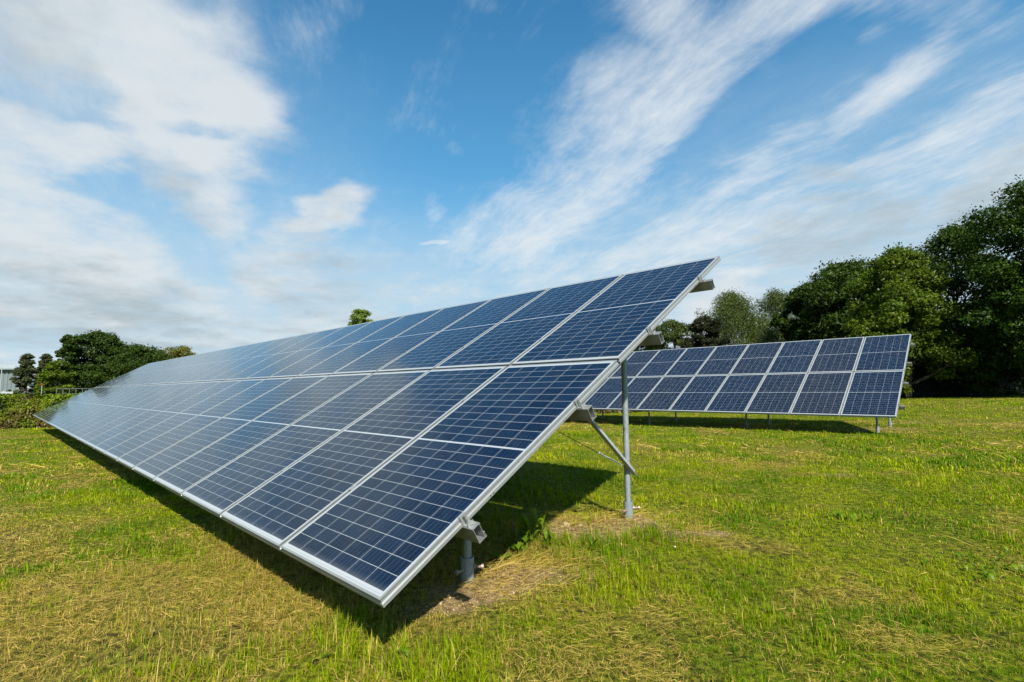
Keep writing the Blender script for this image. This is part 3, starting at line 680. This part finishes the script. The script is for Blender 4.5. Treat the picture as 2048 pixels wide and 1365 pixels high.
def tree(name, px, top, Y, half_px, label, cat, group, mat_, seed, shape='round', bottom=.12, leaf=.22, clumps=90, per=260, gap=.2, bark=None, lean=0, depth_f=.9, xoff=0, base_h=None):
    clumps = int(clumps * 1.5); per = int(per * 1.35); leaf = leaf * .74; rng = np.random.default_rng(seed); d = ray(px, top); s = Y / d.y
    X = d.x * s; ztop = CAM_H + d.z * s; zb = gz(X, Y); H = ztop - zb; Rw = half_px / F_PX * s
    root = empty(name, (X, Y, zb)); tag(root, label, cat, group)
    # trunk and limbs
    tm = MB(); tr = max(.06, H * .016); zt = H * (bottom + (1 - bottom) * .72)
    npts = 7; pts = [Vector((lean * H * (k / (npts - 1)) ** 2 + rng.normal() * .012 * H * (k > 0), rng.normal() * .012 * H * (k > 0), zt * k / (npts - 1) - (.1 if k == 0 else 0))) for k in range(npts)]
    pts = [Vector([float(q) for q in p]) for p in pts]
    tm.tube(pts, [tr * (1.25 if k == 0 else 1 - .75 * k / (npts - 1)) for k in range(npts)], 10)
    # clump centres
    t = rng.random(clumps) ** (.85) ; ang = rng.uniform(0, 2 * math.pi, clumps); rad = crown_radius(shape, t) * np.sqrt(rng.uniform(.12, 1, clumps))
    lump = .58 + .78 * vnoise(ang * 1.6, t * 5.0, 1.0, seed % 50)
    rc = Rw * rng.uniform(.11, .27, clumps) * (1.0 if shape != 'cone' else .8)
    cx_ = np.cos(ang) * rad * (Rw - rc * .6) * lump + lean * H * t; cy_ = np.sin(ang) * rad * (Rw - rc * .6) * lump * depth_f
    z0 = H * bottom; cz_ = z0 + t * (H - z0 - rc * .5)
    CC = np.stack([cx_, cy_, cz_], 1)
    keep = rng.random(clumps) > gap; CC = CC[keep]; rc = rc[keep]
    nt = 6; aa = rng.uniform(0, 2 * math.pi, nt); tr_ = rng.uniform(.05, .75, nt) * Rw * (.35 if shape == 'cone' else .8)
    hz_ = H - Rw * .12 - (tr_ / Rw) ** 1.6 * Rw * (.55 if shape != 'fan' else .1) - rng.uniform(0, .12, nt) * Rw; hz_[0] = H - Rw * .12; tr_[0] = 0
    top_c = np.stack([lean * H + np.cos(aa) * tr_, np.sin(aa) * tr_, hz_], 1); CC = np.concatenate([CC, top_c]); rc = np.append(rc, Rw * rng.uniform(.09, .16, nt))
    for i in range(0, len(CC), max(1, len(CC) // 34)):
        c = [float(q) for q in CC[i]]; f = float(np.clip((c[2] - H * .12) / zt * .72, .12, .95)); j = f * (npts - 1); j0 = int(j); a = pts[j0].lerp(pts[min(j0 + 1, npts - 1)], j - j0)
        mid = a.lerp(Vector(c), .55) + Vector((0, 0, float(-.03 * H + rng.normal() * .01 * H))); r0_ = tr * (1 - f) * .45 + .012
        tm.tube([a, mid, Vector(c)], [r0_, r0_ * .6, r0_ * .2], 6, False)
    tm.obj('trunk', bark or M_BARK, root, True)
    # leaves
    Vs = []; Ts = []
    nleaf = (per * (rc / rc.mean()) ** 1.6).astype(int) + 8
    idx = np.repeat(np.arange(len(CC)), nleaf); n = len(idx)
    dirs = rng.normal(size=(n, 3)); dirs /= np.linalg.norm(dirs, axis=1, keepdims=True)
    rr_ = rng.uniform(.30, 1.0, n) ** .5
    off = dirs * (rc[idx] * rr_)[:, None]; off[:, 2] *= .62 if shape != 'cone' else .42
    # ragged outline: sub-twigs poke out of each clump
    sub = vnoise(dirs[:, 0] * 4 + idx * 3.7, dirs[:, 1] * 4 + dirs[:, 2] * 4, 1.0, 3); off *= (.72 + .62 * sub)[:, None]
    if shape == 'weep':
        k = rng.random(n) < .75; off[:, 2] = np.where(k, off[:, 2] - np.abs(rng.normal(0, 1, n)) * rc[idx] * 1.25, off[:, 2]); q = .16
        off[:, 0] = np.where(k, (np.floor(off[:, 0] / q) + .5) * q + rng.normal(0, .025, n), off[:, 0]); off[:, 1] = np.where(k, (np.floor(off[:, 1] / q) + .5) * q + rng.normal(0, .025, n), off[:, 1])
    if shape == 'cone':
        off[:, 2] -= .25 * np.hypot(off[:, 0], off[:, 1])
    Pp = CC[idx] + off; Pp[:, 2] = np.maximum(Pp[:, 2], .15)
    Nn = dirs * .8 + rng.normal(size=(n, 3)) * .75 + np.array([0, 0, .55])
    if shape == 'weep': Nn[:, 2] *= .3
    spray = rng.random(n) < .14; Pp[spray] += (dirs * (rc[idx] * rng.uniform(.05, .42, n))[:, None])[spray] * np.array([1, 1, .9]) + np.array([0, 0, .05]) * Rw * (rng.random(spray.sum()) ** 2)[:, None]
    size = leaf * rng.lognormal(0, .30, n)
    V, F, c = leaf_cards(Pp, Nn, size, rng, .62 if shape != 'weep' else .4)
    tone = np.clip(.5 + rng.normal(0, .20, n) + (rng.normal(0, .20, len(CC)))[idx], 0, 1); hue = np.clip(rng.normal(.15, .22, n) + rng.normal(0, .12, len(CC))[idx], 0, 1)
    T = np.repeat(np.stack([tone, hue, np.zeros(n), np.ones(n)], 1), 4, 0)
    me = np_mesh('crown', V, F, c, T); me.materials.append(mat_); link('crown', me, None, root)
    return root
L_DARK = leafy('dark_green_leaves', rgb(.012, .028, .004), rgb(.044, .080, .011), .28, hue=rgb(.065, .095, .010))
L_MID = leafy('mid_green_leaves', rgb(.012, .034, .004), rgb(.046, .092, .009), .3, hue=rgb(.08, .12, .010))
L_LIME = leafy('bright_green_leaves', rgb(.030, .058, .004), rgb(.095, .145, .010), .35, hue=rgb(.15, .18, .012))
L_BIRCH = leafy('birch_leaves', rgb(.028, .048, .009), rgb(.090, .120, .024), .35, hue=rgb(.11, .12, .03))
L_PURPLE = leafy('dark_purple_leaves', rgb(.009, .014, .005), rgb(.030, .034, .014), .25, hue=rgb(.034, .026, .016))
L_FIR = leafy('conifer_needles', rgb(.018, .032, .012), rgb(.070, .085, .030), .15, hue=rgb(.10, .09, .035))
L_GOLD = leafy('yellowing_leaves', rgb(.055, .070, .012), rgb(.15, .16, .03), .3, hue=rgb(.20, .16, .03))
L_TOP = leafy('pale_green_leaves', rgb(.07, .12, .014), rgb(.19, .27, .04), .4, hue=rgb(.17, .20, .05))
GR, GL = 'trees at the edge of the woods', 'trees beyond the hedge'
tree('broadleaf_tree', 2112, 350, 29, 160, 'tallest dark green tree at the right edge, overhanging the lawn', 'tree', GR, L_MID, 101, 'round', .12, .20, 230, 300, .06)
tree('broadleaf_tree', 1905, 452, 36, 112, 'airy dark tree with sky showing through beside the tallest tree', 'tree', GR, L_DARK, 102, 'oval', .20, .21, 130, 170, .25)
tree('broadleaf_tree', 1792, 496, 34, 98, 'bright green broadleaf tree behind the right end of the back array', 'tree', GR, L_LIME, 103, 'oval', .14, .21, 120, 240, .1)
tree('broadleaf_tree', 1692, 524, 43, 112, 'dense dark dome-shaped tree behind the middle of the back array', 'tree', GR, L_DARK, 104, 'round', .06, .24, 150, 280, .08)
tree('broadleaf_tree', 1615, 568, 45, 62, 'dark spreading tree between the dome-shaped tree and the birches', 'tree', GR, L_DARK, 105, 'round', .05, .24, 110, 260, .1)
tree('birch_tree', 1462, 582, 50, 88, 'taller weeping birch with pale green hanging branches', 'tree', GR, L_BIRCH, 106, 'weep', .12, .19, 110, 260, .12, M_BARK_PALE)
tree('birch_tree', 1543, 576, 52, 68, 'narrow olive weeping birch leaning beside the dark spreading tree', 'tree', GR, L_BIRCH, 107, 'weep', .12, .19, 80, 220, .12, M_BARK_PALE, .03)
tree('copper_tree', 1408, 634, 46, 48, 'small purplish black tree left of the weeping birches', 'tree', GR, L_PURPLE, 108, 'round', .02, .2, 90, 260, .02)
tree('willow_tree', 1348, 640, 50, 62, 'light feathery green tree above the back array left of the purple tree', 'tree', GR, L_BIRCH, 109, 'fan', .1, .2, 70, 200, .2)
tree('broadleaf_tree', 1288, 655, 54, 60, 'low green tree just under the raised corner of the front array', 'tree', GR, L_MID, 110, 'round', .05, .24, 60, 240, .1)
tree('bush', 1750, 636, 33, 62, 'low lime green bush right above the top edge of the back array', 'bush', None, L_LIME, 111, 'round', .02, .19, 90, 240, .1)
tree('bush', 1990, 640, 32.5, 75, 'dark green understorey bush below the airy tree at right', 'bush', None, L_DARK, 112, 'oval', .02, .2, 90, 200, .2)
for i, (px, top, Y, hw) in enumerate(((1640, 610, 56, 80), (1760, 575, 54, 90), (1850, 600, 52, 80), (1950, 590, 50, 85), (2040, 560, 48, 90), (1560, 660, 60, 60), (2150, 500, 40, 110))):
    lab = ['shaded tree at the back left of the wood under the dark spreading tree', 'tree deep in the wood behind the low lime green bush', 'tree deep in the wood seen through the gaps left of the airy tree', 'tree deep in the wood right behind the airy tree', 'tree deep in the wood behind the tallest tree', 'small shaded tree behind the narrow olive birch', 'tree behind the tallest tree at the outer right edge'][i]
    tree('broadleaf_tree', px, top, Y, hw, lab, 'tree', 'trees deep inside the woods', L_DARK, 120 + i, 'round', .02, .30, 60, 170, .08)
# left, beyond the hedge
tree('conifer_tree', 56, 706, 66, 33, 'dark fir with drooping tiers beside the grey warehouse', 'tree', GL, L_FIR, 131, 'cone', .04, .22, 90, 150, .1)
tree('conifer_tree', 94, 706, 70, 30, 'slimmer dark fir behind the light green tree', 'tree', GL, L_FIR, 132, 'cone', .04, .24, 70, 140, .1)
tree('broadleaf_tree', 117, 722, 60, 34, 'light green tree between the firs and the big dark trees', 'tree', GL, L_LIME, 133, 'round', .03, .24, 70, 200, .1)
tree('broadleaf_tree', 138, 670, 70, 28, 'tall narrow dark tree behind the light green tree at left', 'tree', GL, L_DARK, 134, 'oval', .05, .30, 70, 150, .2)
tree('broadleaf_tree', 200, 664, 74, 60, 'biggest dark green tree on the left with a broad rounded crown', 'tree', GL, L_DARK, 135, 'round', .06, .30, 130, 180, .12)
tree('broadleaf_tree', 278, 690, 76, 72, 'dark tree right of the biggest left tree, above the far end of the array', 'tree', GL, L_DARK, 136, 'round', .05, .30, 100, 180, .1)
tree('broadleaf_tree', 322, 700, 84, 24, 'small yellowish tree beside the dark tree above the far end of the array', 'tree', GL, L_GOLD, 137, 'round', .2, .26, 40, 90, .2)
tree('broadleaf_tree', 364, 692, 84, 44, 'yellow green round tree peeping over the top edge of the array', 'tree', GL, L_GOLD, 138, 'round', .2, .28, 60, 120, .15)
tree('broadleaf_tree', 722, 619, 62, 34, 'lone light green treetop showing above the middle of the array', 'tree', GL, L_TOP, 139, 'fan', .3, .24, 90, 110, .2)

# woodland understorey along the fence: dense shrubs nobody could count
def understorey():
    rng = np.random.default_rng(9); n = 60000; t = rng.random(n)
    x = 17 + t * 30 + rng.normal(0, .8, n); y = 37.5 - t * 3.5 + rng.uniform(0, 4.5, n)
    hmax = 2.6 + 1.6 * vnoise(x, y * 0, .35, 5); z = rng.random(n) ** .9 * hmax
    P_ = np.stack([x, y, ground_z(x, y) + z], 1); N_ = rng.normal(size=(n, 3)) + np.array([0, -.5, .6])
    V, F, c = leaf_cards(P_, N_, .26 * rng.lognormal(0, .3, n), rng)
    tone = np.clip(rng.normal(.25, .2, n), 0, 1); T = np.repeat(np.stack([tone, np.clip(rng.normal(.1, .15, n), 0, 1), tone * 0, tone * 0 + 1], 1), 4, 0)
    me = np_mesh('undergrowth', V, F, c, T); me.materials.append(L_DARK)
    tag(link('undergrowth', me), 'dark tangle of shrubs filling the foot of the woods behind the railings', 'undergrowth', kind='stuff')
understorey()

# ------------------------------------------------------------------ hedges
def hedge(name, p0, p1, thick, height, n, mat_, label, leaf, seed, twig_mat=None, tw=400, tones=(.5, .25)):
    rng = np.random.default_rng(seed); a = Vector((*p0, 0)); b = Vector((*p1, 0)); L = (b - a).length; yaw = math.atan2(b.y - a.y, b.x - a.x)
    root = empty(name, (a.x, a.y, gz(a.x, a.y)), yaw); tag(root, label, 'hedge')
    s = rng.random(n) * L
    face = rng.random(n); top = face < .22; back = (face > .80)
    lump = .16 * fbm(s, s * 0 + 3, .8, 3, seed)
    zt = height * (1 + .015 * np.sin(s * .7)) + .05 * (vnoise(s, s * 0, 1.3, seed) - .5)
    zz_ = np.where(top, zt + rng.normal(0, .03, n), rng.random(n) ** .9 * zt)
    yy = np.where(top, rng.uniform(-thick / 2, thick / 2, n), np.where(back, thick / 2, -thick / 2) + rng.normal(0, .06, n) + (fbm(s, zz_, 1.9, 3, seed + 1) - .5) * .5 * np.where(back, 1, -1))
    ca, sa = math.cos(yaw), math.sin(yaw); wx_ = a.x + s * ca - yy * sa; wy_ = a.y + s * sa + yy * ca
    dzg = ground_z(wx_, wy_) - gz(a.x, a.y)
    P_ = np.stack([s, yy, zz_ + dzg], 1); N_ = np.stack([rng.normal(0, .6, n), np.where(back, 1, -1) * (~top) + rng.normal(0, .5, n), np.where(top, 1.2, .4) + rng.normal(0, .5, n)], 1)
    V, F, c = leaf_cards(P_, N_, leaf * rng.lognormal(0, .3, n), rng)
    cl = fbm(s, zz_, 1.6, 4, seed + 7); tone = np.clip(tones[0] + (cl - .56) * 5.0 - .06 + rng.normal(0, .22, n), 0, 1); hue = np.clip((fbm(s, zz_ * 1.5, .9, 3, seed + 3) - tones[1]) * 2.6 - .52 + rng.normal(0, .18, n), 0, 1)
    T = np.repeat(np.stack([tone, hue, tone * 0, tone * 0 + 1], 1), 4, 0)
    me = np_mesh('foliage', V, F, c, T); me.materials.append(mat_); link('foliage', me, None, root)
    tm = MB()
    for i in range(tw):
        q = rng.random() * L; y0 = rng.uniform(-thick * .35, thick * .35); z0 = float(ground_z(np.array([a.x + q * ca]), np.array([a.y + q * sa]))[0]) - gz(a.x, a.y)
        p = [Vector((q, y0, z0 - .05)), Vector((q + rng.normal() * .15, y0 - rng.random() * .25, z0 + height * .5)), Vector((q + rng.normal() * .25, y0 - rng.random() * .3, z0 + height * rng.uniform(.8, 1.0)))]
        tm.tube(p, [.02, .012, .005], 5, False)
    tm.obj('stems', twig_mat or M_BARK, root)
L_HEDGE = leafy('hedge_leaves', rgb(.010, .022, .002), rgb(.135, .190, .005), .25, hue=rgb(.10, .060, .020))
L_BROWN = leafy('brown_beech_leaves', rgb(.060, .045, .018), rgb(.19, .14, .055), .25, hue=rgb(.12, .14, .02))
hedge('hedge', (-34, 20.6), (-1.6, 23.0), 1.5, 1.33, 110000, L_HEDGE, 'trimmed yellow green hedge along the left side behind the far end of the array', .085, 41)
hedge('hedge', (-1.2, 23.4), (17, 25.2), 1.2, 1.25, 36000, L_BROWN, 'brown beech hedge glimpsed below the bottom edge of the back array', .12, 43, tones=(.45, .4))

# ------------------------------------------------------------------ railings in front of the woods
def railings():
    p0 = Vector((17.5, 36.6, 0)); p1 = Vector((46, 33.4, 0)); L = (p1 - p0).length; yaw = math.atan2(p1.y - p0.y, p1.x - p0.x)
    root = empty('railing_fence', (p0.x, p0.y, gz(p0.x, p0.y)), yaw); tag(root, 'dark steel palisade railings in front of the woods on the right', 'fence')
    dark = principled('dark_green_paint', rgb(.018, .024, .02), .6, .1, .3, 10)
    ca, sa = math.cos(yaw), math.sin(yaw)
    g = lambda q: gz(p0.x + q * ca, p0.y + q * sa) - gz(p0.x, p0.y)
    nb = int(L / 2.75); k = 0
    for b in range(nb + 1):
        q = b * 2.75; z = g(q); m = MB(); m.box((q - .03, -.03, z - .1), (q + .03, .03, z + 1.85)); m.obj('post', dark, root)
        if b < nb:
            z2 = g(q + 2.75); m = MB()
            for zz_ in (.25, 1.5):
                m.add([(q + .031, -.02, z + zz_), (q + 2.719, -.02, z2 + zz_), (q + 2.719, .02, z2 + zz_), (q + .031, .02, z + zz_), (q + .031, -.02, z + zz_ + .05), (q + 2.719, -.02, z2 + zz_ + .05), (q + 2.719, .02, z2 + zz_ + .05), (q + .031, .02, z + zz_ + .05)],
                      [(0, 3, 2, 1), (4, 5, 6, 7), (0, 1, 5, 4), (1, 2, 6, 5), (2, 3, 7, 6), (3, 0, 4, 7)])
            for i in range(1, 18):
                qq = q + i * 2.75 / 18; zg = z + (z2 - z) * i / 18
                m.box((qq - .022, -.034, zg + .05), (qq + .022, -.022, zg + 1.78)); m.add([(qq - .022, -.034, zg + 1.78), (qq + .022, -.034, zg + 1.78), (qq, -.028, zg + 1.87)], [(0, 1, 2)])
            m.obj('railing_panel', dark, root)
railings()

# ------------------------------------------------------------------ warehouse, low building, lamp and barrier beyond the hedge
def corrugated():
    m, t, out = mat('grey_corrugated_cladding'); p = t.new('ShaderNodeBsdfPrincipled'); t.l.new(p.outputs[0], out.inputs[0])
    g = t.new('ShaderNodeTexCoord'); n = t.noise(g.outputs['Object'], .6, 4, .6); t.l.new(t.mix(n, rgb(.115, .145, .15), rgb(.16, .19, .195)), p.inputs['Base Color']); p.inputs['Roughness'].default_value = .55
    return m
M_CLAD = corrugated(); M_ROOF = principled('pale_roof_sheet', rgb(.30, .33, .33), .6, 0, .12, .8); M_WHITE = principled('white_paint', rgb(.36, .38, .38), .6, 0, .2, 2)
M_GLASSY = principled('dark_window', rgb(.05, .07, .08), .15, 0, .1, 2)
def warehouse():
    Y = 112; x0, x1 = -165, -105.5; zb = gz(-110, Y)
    root = empty('warehouse', (x1, Y, zb)); tag(root, 'large grey corrugated warehouse with a pale roof at the left edge', 'building')
    ze = 6.35; zr = 8.0; m = MB(); W_ = x1 - x0; n = int(W_ / .9)
    # profiled wall sheet with real ribs
    vs = []; 
    for i in range(n + 1):
        xa = -W_ + i * W_ / n
        vs += [(xa, 0, 1.6), (xa + .45, 0, 1.6), (xa + .5, -.14, 1.6), (xa + .85, -.14, 1.6)]
    k = len(vs); m.v = vs + [(a, b, ze) for a, b, c in vs]
    for i in range(k - 1): m.f.append((i, i + 1, k + i + 1, k + i)); m.mi.append(0)
    m.box((.9, .02, -.2), (.96, 30, ze)); m.obj('wall', M_CLAD, root)
    b = MB(); b.box((-W_, -.05, -.2), (.9, .1, 1.58)); b.obj('base_wall', M_WHITE, root)
    r = MB(); r.add([(-W_ - .5, -.6, ze + .02), (1.3, -.6, ze + .02), (1.3, 15, zr), (-W_ - .5, 15, zr), (-W_ - .5, -.6, ze + .3), (1.3, -.6, ze + .3), (1.3, 15, zr + .28), (-W_ - .5, 15, zr + .28)], [(0, 3, 2, 1), (4, 5, 6, 7), (0, 1, 5, 4), (1, 2, 6, 5), (2, 3, 7, 6), (3, 0, 4, 7)])
    r.add([(-W_ - .5, 15.02, zr), (1.3, 15.02, zr), (1.3, 30.6, ze), (-W_ - .5, 30.6, ze), (-W_ - .5, 15.02, zr + .28), (1.3, 15.02, zr + .28), (1.3, 30.6, ze + .3), (-W_ - .5, 30.6, ze + .3)], [(0, 3, 2, 1), (4, 5, 6, 7), (0, 1, 5, 4), (1, 2, 6, 5), (2, 3, 7, 6), (3, 0, 4, 7)])
    r.obj('roof', M_ROOF, root)
    g = MB(); g.box((-W_ - .5, -.85, ze - .12), (1.3, -.62, ze + .14)); g.obj('gutter', M_CLAD, root)
warehouse()
def low_building():
    Y = 100; x0, x1 = -97, -66; zb = gz(-80, Y); root = empty('low_building', (x0, Y, zb)); tag(root, 'low white building half hidden behind the dark trees on the left', 'building')
    m = MB(); m.box((0, 0, -.2), (31, 9, 2.9)); m.obj('wall', M_WHITE, root)
    r = MB(); r.box((-.4, -.4, 2.92), (31.4, 9.4, 3.15)); r.obj('roof', M_CLAD, root)
    for i in range(7):
        w_ = MB(); w_.box((2 + i * 4, -.06, .9), (4.6 + i * 4, -.003, 2.2)); f = w_.obj('window', M_WHITE, root)
        q = MB(); q.box((2.12 + i * 4, -.07, 1.0), (3.26 + i * 4, -.062, 2.1)); q.box((3.34 + i * 4, -.07, 1.0), (4.48 + i * 4, -.062, 2.1)); q.obj('pane', M_GLASSY, f)
low_building()
def lamp_post():
    d = ray(4, 735); Y = 60; s = Y / d.y; x = d.x * s; zb = gz(x, Y); H = CAM_H + d.z * s - zb
    root = empty('street_lamp', (x, Y, zb)); tag(root, 'slim grey street lamp standing in front of the warehouse wall', 'street lamp')
    m = MB(); m.tube([(0, 0, 0), (0, 0, H * .3), (0, 0, H)], [.09, .06, .045], 10); m.obj('pole', M_GALV, root, True)
    a = MB(); a.tube([(0, 0, H - .02), (-.35, -.05, H + .10), (-.75, -.1, H + .12)], [.035, .03, .03], 8); a.obj('arm', M_GALV, root, True)
    h = MB(); h.box((-1.35, -.22, H + .06), (-.74, .02, H + .2)); h.obj('lamp_head', M_WHITE, root)
lamp_post()
M_BAR = principled('dull_grey_steel', rgb(.16, .18, .18), .7, .1, .3, 8)
def barrier():
    Y = 44; xa = ray(112, 780).x / ray(60, 780).y * Y; xb = ray(190, 780).x / ray(215, 780).y * Y; zb = gz((xa + xb) / 2, Y); root = empty('barrier_rail', (xa, Y, zb)); tag(root, 'grey metal post and rail barrier just above the hedge top on the left', 'barrier')
    L = xb - xa; top = CAM_H + .30 - zb
    m = MB(); m.tube([(0, 0, top), (L, 0, top)], .016, 8); m.tube([(0, 0, top - .42), (L, 0, top - .42)], .014, 8); m.obj('rail', M_BAR, root, True)
    n = 6
    for i in range(n + 1):
        m = MB(); m.tube([(L * i / n, .055, -.1), (L * i / n, .055, top + .02)], .020, 8); m.obj('post', M_BAR, root, True)
barrier()
def road_sign():
    d = ray(146, 764)
    Y = 55; s = Y / d.y; x = ray(84, 772).x / ray(84, 772).y * Y; zb = gz(x, Y); H = CAM_H + ray(84, 768).z / ray(84, 768).y * Y - zb
    root = empty('fire_marker', (x, Y, zb)); tag(root, 'small red marker board on a thin post between the fir and light green tree', 'sign')
    m = MB(); m.tube([(0, 0, 0), (0, 0, H - .2)], .03, 8); m.obj('post', M_GALV, root, True)
    b = MB(); b.box((-.13, -.04, H - .19), (.13, -.012, H + .05)); b.obj('board', principled('red_paint', rgb(.16, .02, .025), .5, 0, .2, 4), root)
road_sign()

# ------------------------------------------------------------------ small plants, stones
L_WEED = leafy('weed_leaves', rgb(.050, .105, .003), rgb(.14, .22, .008), .4, hue=rgb(.17, .24, .012))
def weed(px, py, size, nleaf, label, seed, tall=.6, spread=0.0, patch=False):
    rng = np.random.default_rng(seed); x, y = gh_xy(px, py); z = gz(x, y); mb = MB(); cols = []
    for i in range(nleaf):
        a = rng.uniform(0, 2 * math.pi); L = size * rng.uniform(.6, 1.1); w_ = L * rng.uniform(.16, .24); up = tall * rng.uniform(.5, 1.3); d = Vector((math.cos(a), math.sin(a), 0)); s = Vector((-d.y, d.x, 0)); b = len(mb.v); N = 7; o_ = Vector((rng.normal() * spread, rng.normal() * spread * .7, 0))
        tn = rng.random()
        for k in range(N):
            t = k / (N - 1); wl = w_ * (math.sin(math.pi * min(1, t * .93 + .07)) ** .8) * (1 if t > .25 else .25 + t * 3) * (1 + .12 * math.sin(k * 2.3 + i)); c = d * (L * (t * .75)) + Vector((0, 0, L * up * math.sin(t * 2.2) * .8)) + Vector((0, 0, .005)) + o_
            for q in (-1, 0, 1): mb.v.append(tuple(c + s * wl * q + Vector((0, 0, abs(q) * wl * .35)))); cols.append((tn, rng.random() * .3, 0, 1))
        for k in range(N - 1):
            for q in (0, 1): mb.f.append((b + k * 3 + q, b + k * 3 + q + 1, b + k * 3 + q + 4, b + k * 3 + q + 3)); mb.mi.append(0)
    me = bpy.data.meshes.new('weed'); me.from_pydata(mb.v, [], mb.f); at = me.attributes.new('tint', 'FLOAT_COLOR', 'POINT'); at.data.foreach_set('color', np.array(cols, np.float32).ravel())
    me.polygons.foreach_set('use_smooth', [True] * len(me.polygons)); me.materials.append(L_WEED); me.update()
    o = link('clover_patch' if patch else 'weed', me, None, None, (x, y, z))
    tag(o, label, 'weed', None if patch else 'broad leaved weeds in the grass', 'stuff' if patch else None)
weed(1062, 1092, .15, 9, 'tallest broad leaved weed right of the front post, at the shadow edge', 301, 1.3)
weed(1035, 1112, .13, 8, 'bushy low weed between the front post and the tallest weed', 302, .7)
weed(1095, 1105, .10, 5, 'small upright weed nearest the bare soil, right of the tallest weed', 303, 1.5)
weed(1003, 1128, .12, 7, 'shaded flat weed right beside the sleeve of the front post', 304, .4)
weed(1185, 1107, .08, 4, 'tiny weed with one bright leaf below the bare patch of the rear post', 305, 1.3)
weed(1080, 1078, .12, 7, 'upright weed furthest back between the two near posts', 311, 1.6)
weed(1048, 1098, .14, 8, 'leafy weed just left of the tallest weed', 312, 1.0)
weed(1700, 1047, .055, 34, 'dark low weed clump alone in the lawn on the right', 306, .8, .10, True)
weed(1985, 1150, .060, 60, 'widest dark weed patch near the right edge of the lawn', 307, .7, .17, True)
weed(1925, 1012, .050, 26, 'small low weed furthest back on the right of the lawn', 308, .6, .12, True)
weed(640, 1322, .07, 5, 'small flat weed in the straw at the bottom left of centre', 309, .3)
weed(815, 1318, .06, 4, 'pale tiny weed in the dry grass below the array corner', 310, .5)
M_STONE = principled('sandy_stone', rgb(.46, .34, .21), .9, 0, .35, 30, .3, .2); M_FLINT = principled('white_flint', rgb(.72, .70, .66), .6, 0, .1, 30)
def stone(px, py, r, label, seed, m=None):
    rng = random.Random(seed); x, y = gh_xy(px, py); bm = bmesh.new(); bmesh.ops.create_icosphere(bm, subdivisions=2, radius=r)
    for v in bm.verts: v.co *= 1 + rng.uniform(-.18, .18); v.co.z *= .7
    me = bpy.data.meshes.new('stone'); bm.to_mesh(me); bm.free(); me.materials.append(m or M_STONE)
    tag(link('stone', me, None, None, (x, y, gz(x, y) + r * .35)), label, 'stone', 'stones on the bare soil')
stone(1132, 1056, .026, 'largest sandy clod at the left end of the rear post soil patch', 1)
stone(1124, 1060, .013, 'little clod just left of the largest sandy clod', 2)
stone(1218, 1084, .013, 'small white flint on the bare soil left of the rear post', 3, M_FLINT)
stone(1270, 1056, .016, 'clod resting against the right foot of the rear post', 4)
stone(1255, 1052, .014, 'clod in front of the rear post foot', 5)
stone(1350, 1098, .006, 'pale pebble beside the dark molehill', 6, M_FLINT)
stone(1280, 1040, .014, 'sandy clod right of the rear post sleeve', 7)
stone(1160, 1058, .018, 'flat clod between the rear post and the largest clod', 8)

# molehills / earth crumbs as tiny loose soil
def crumbs():
    rng = np.random.default_rng(4); blocks = []
    bm = bmesh.new(); bmesh.ops.create_icosphere(bm, subdivisions=1, radius=1.0); bv = np.array([v.co[:] for v in bm.verts]); bf = np.array([[v.index for v in f.verts] for f in bm.faces]); bm.free()
    V = []; Fc = []; off = 0
    for (cx_, cy_, rx, ry, a, s, h) in SOIL[:9]:
        for i in range(int(420 * rx * ry / .04 * .35) + 40):
            x = cx_ + rng.normal() * rx * .55; y = cy_ + rng.normal() * ry * .55; r = .0026 * rng.lognormal(0, .45)
            V.append(bv * r * rng.uniform(.7, 1.3, (len(bv), 1)) + np.array([x, y, 0])); Fc.append(bf + off); off += len(bv)
    V = np.concatenate(V); Fc = np.concatenate(Fc); V[:, 2] += ground_z(V[:, 0], V[:, 1]) + .002
    me = np_mesh('loose_soil', V, Fc.ravel(), np.full(len(Fc), 3)); me.materials.append(principled('loose_earth', rgb(.42, .30, .17), .95, 0, .4, 40)); tag(link('loose_soil', me), 'crumbs of sandy soil scattered on the bare patches round the posts', 'soil', kind='stuff')
crumbs()
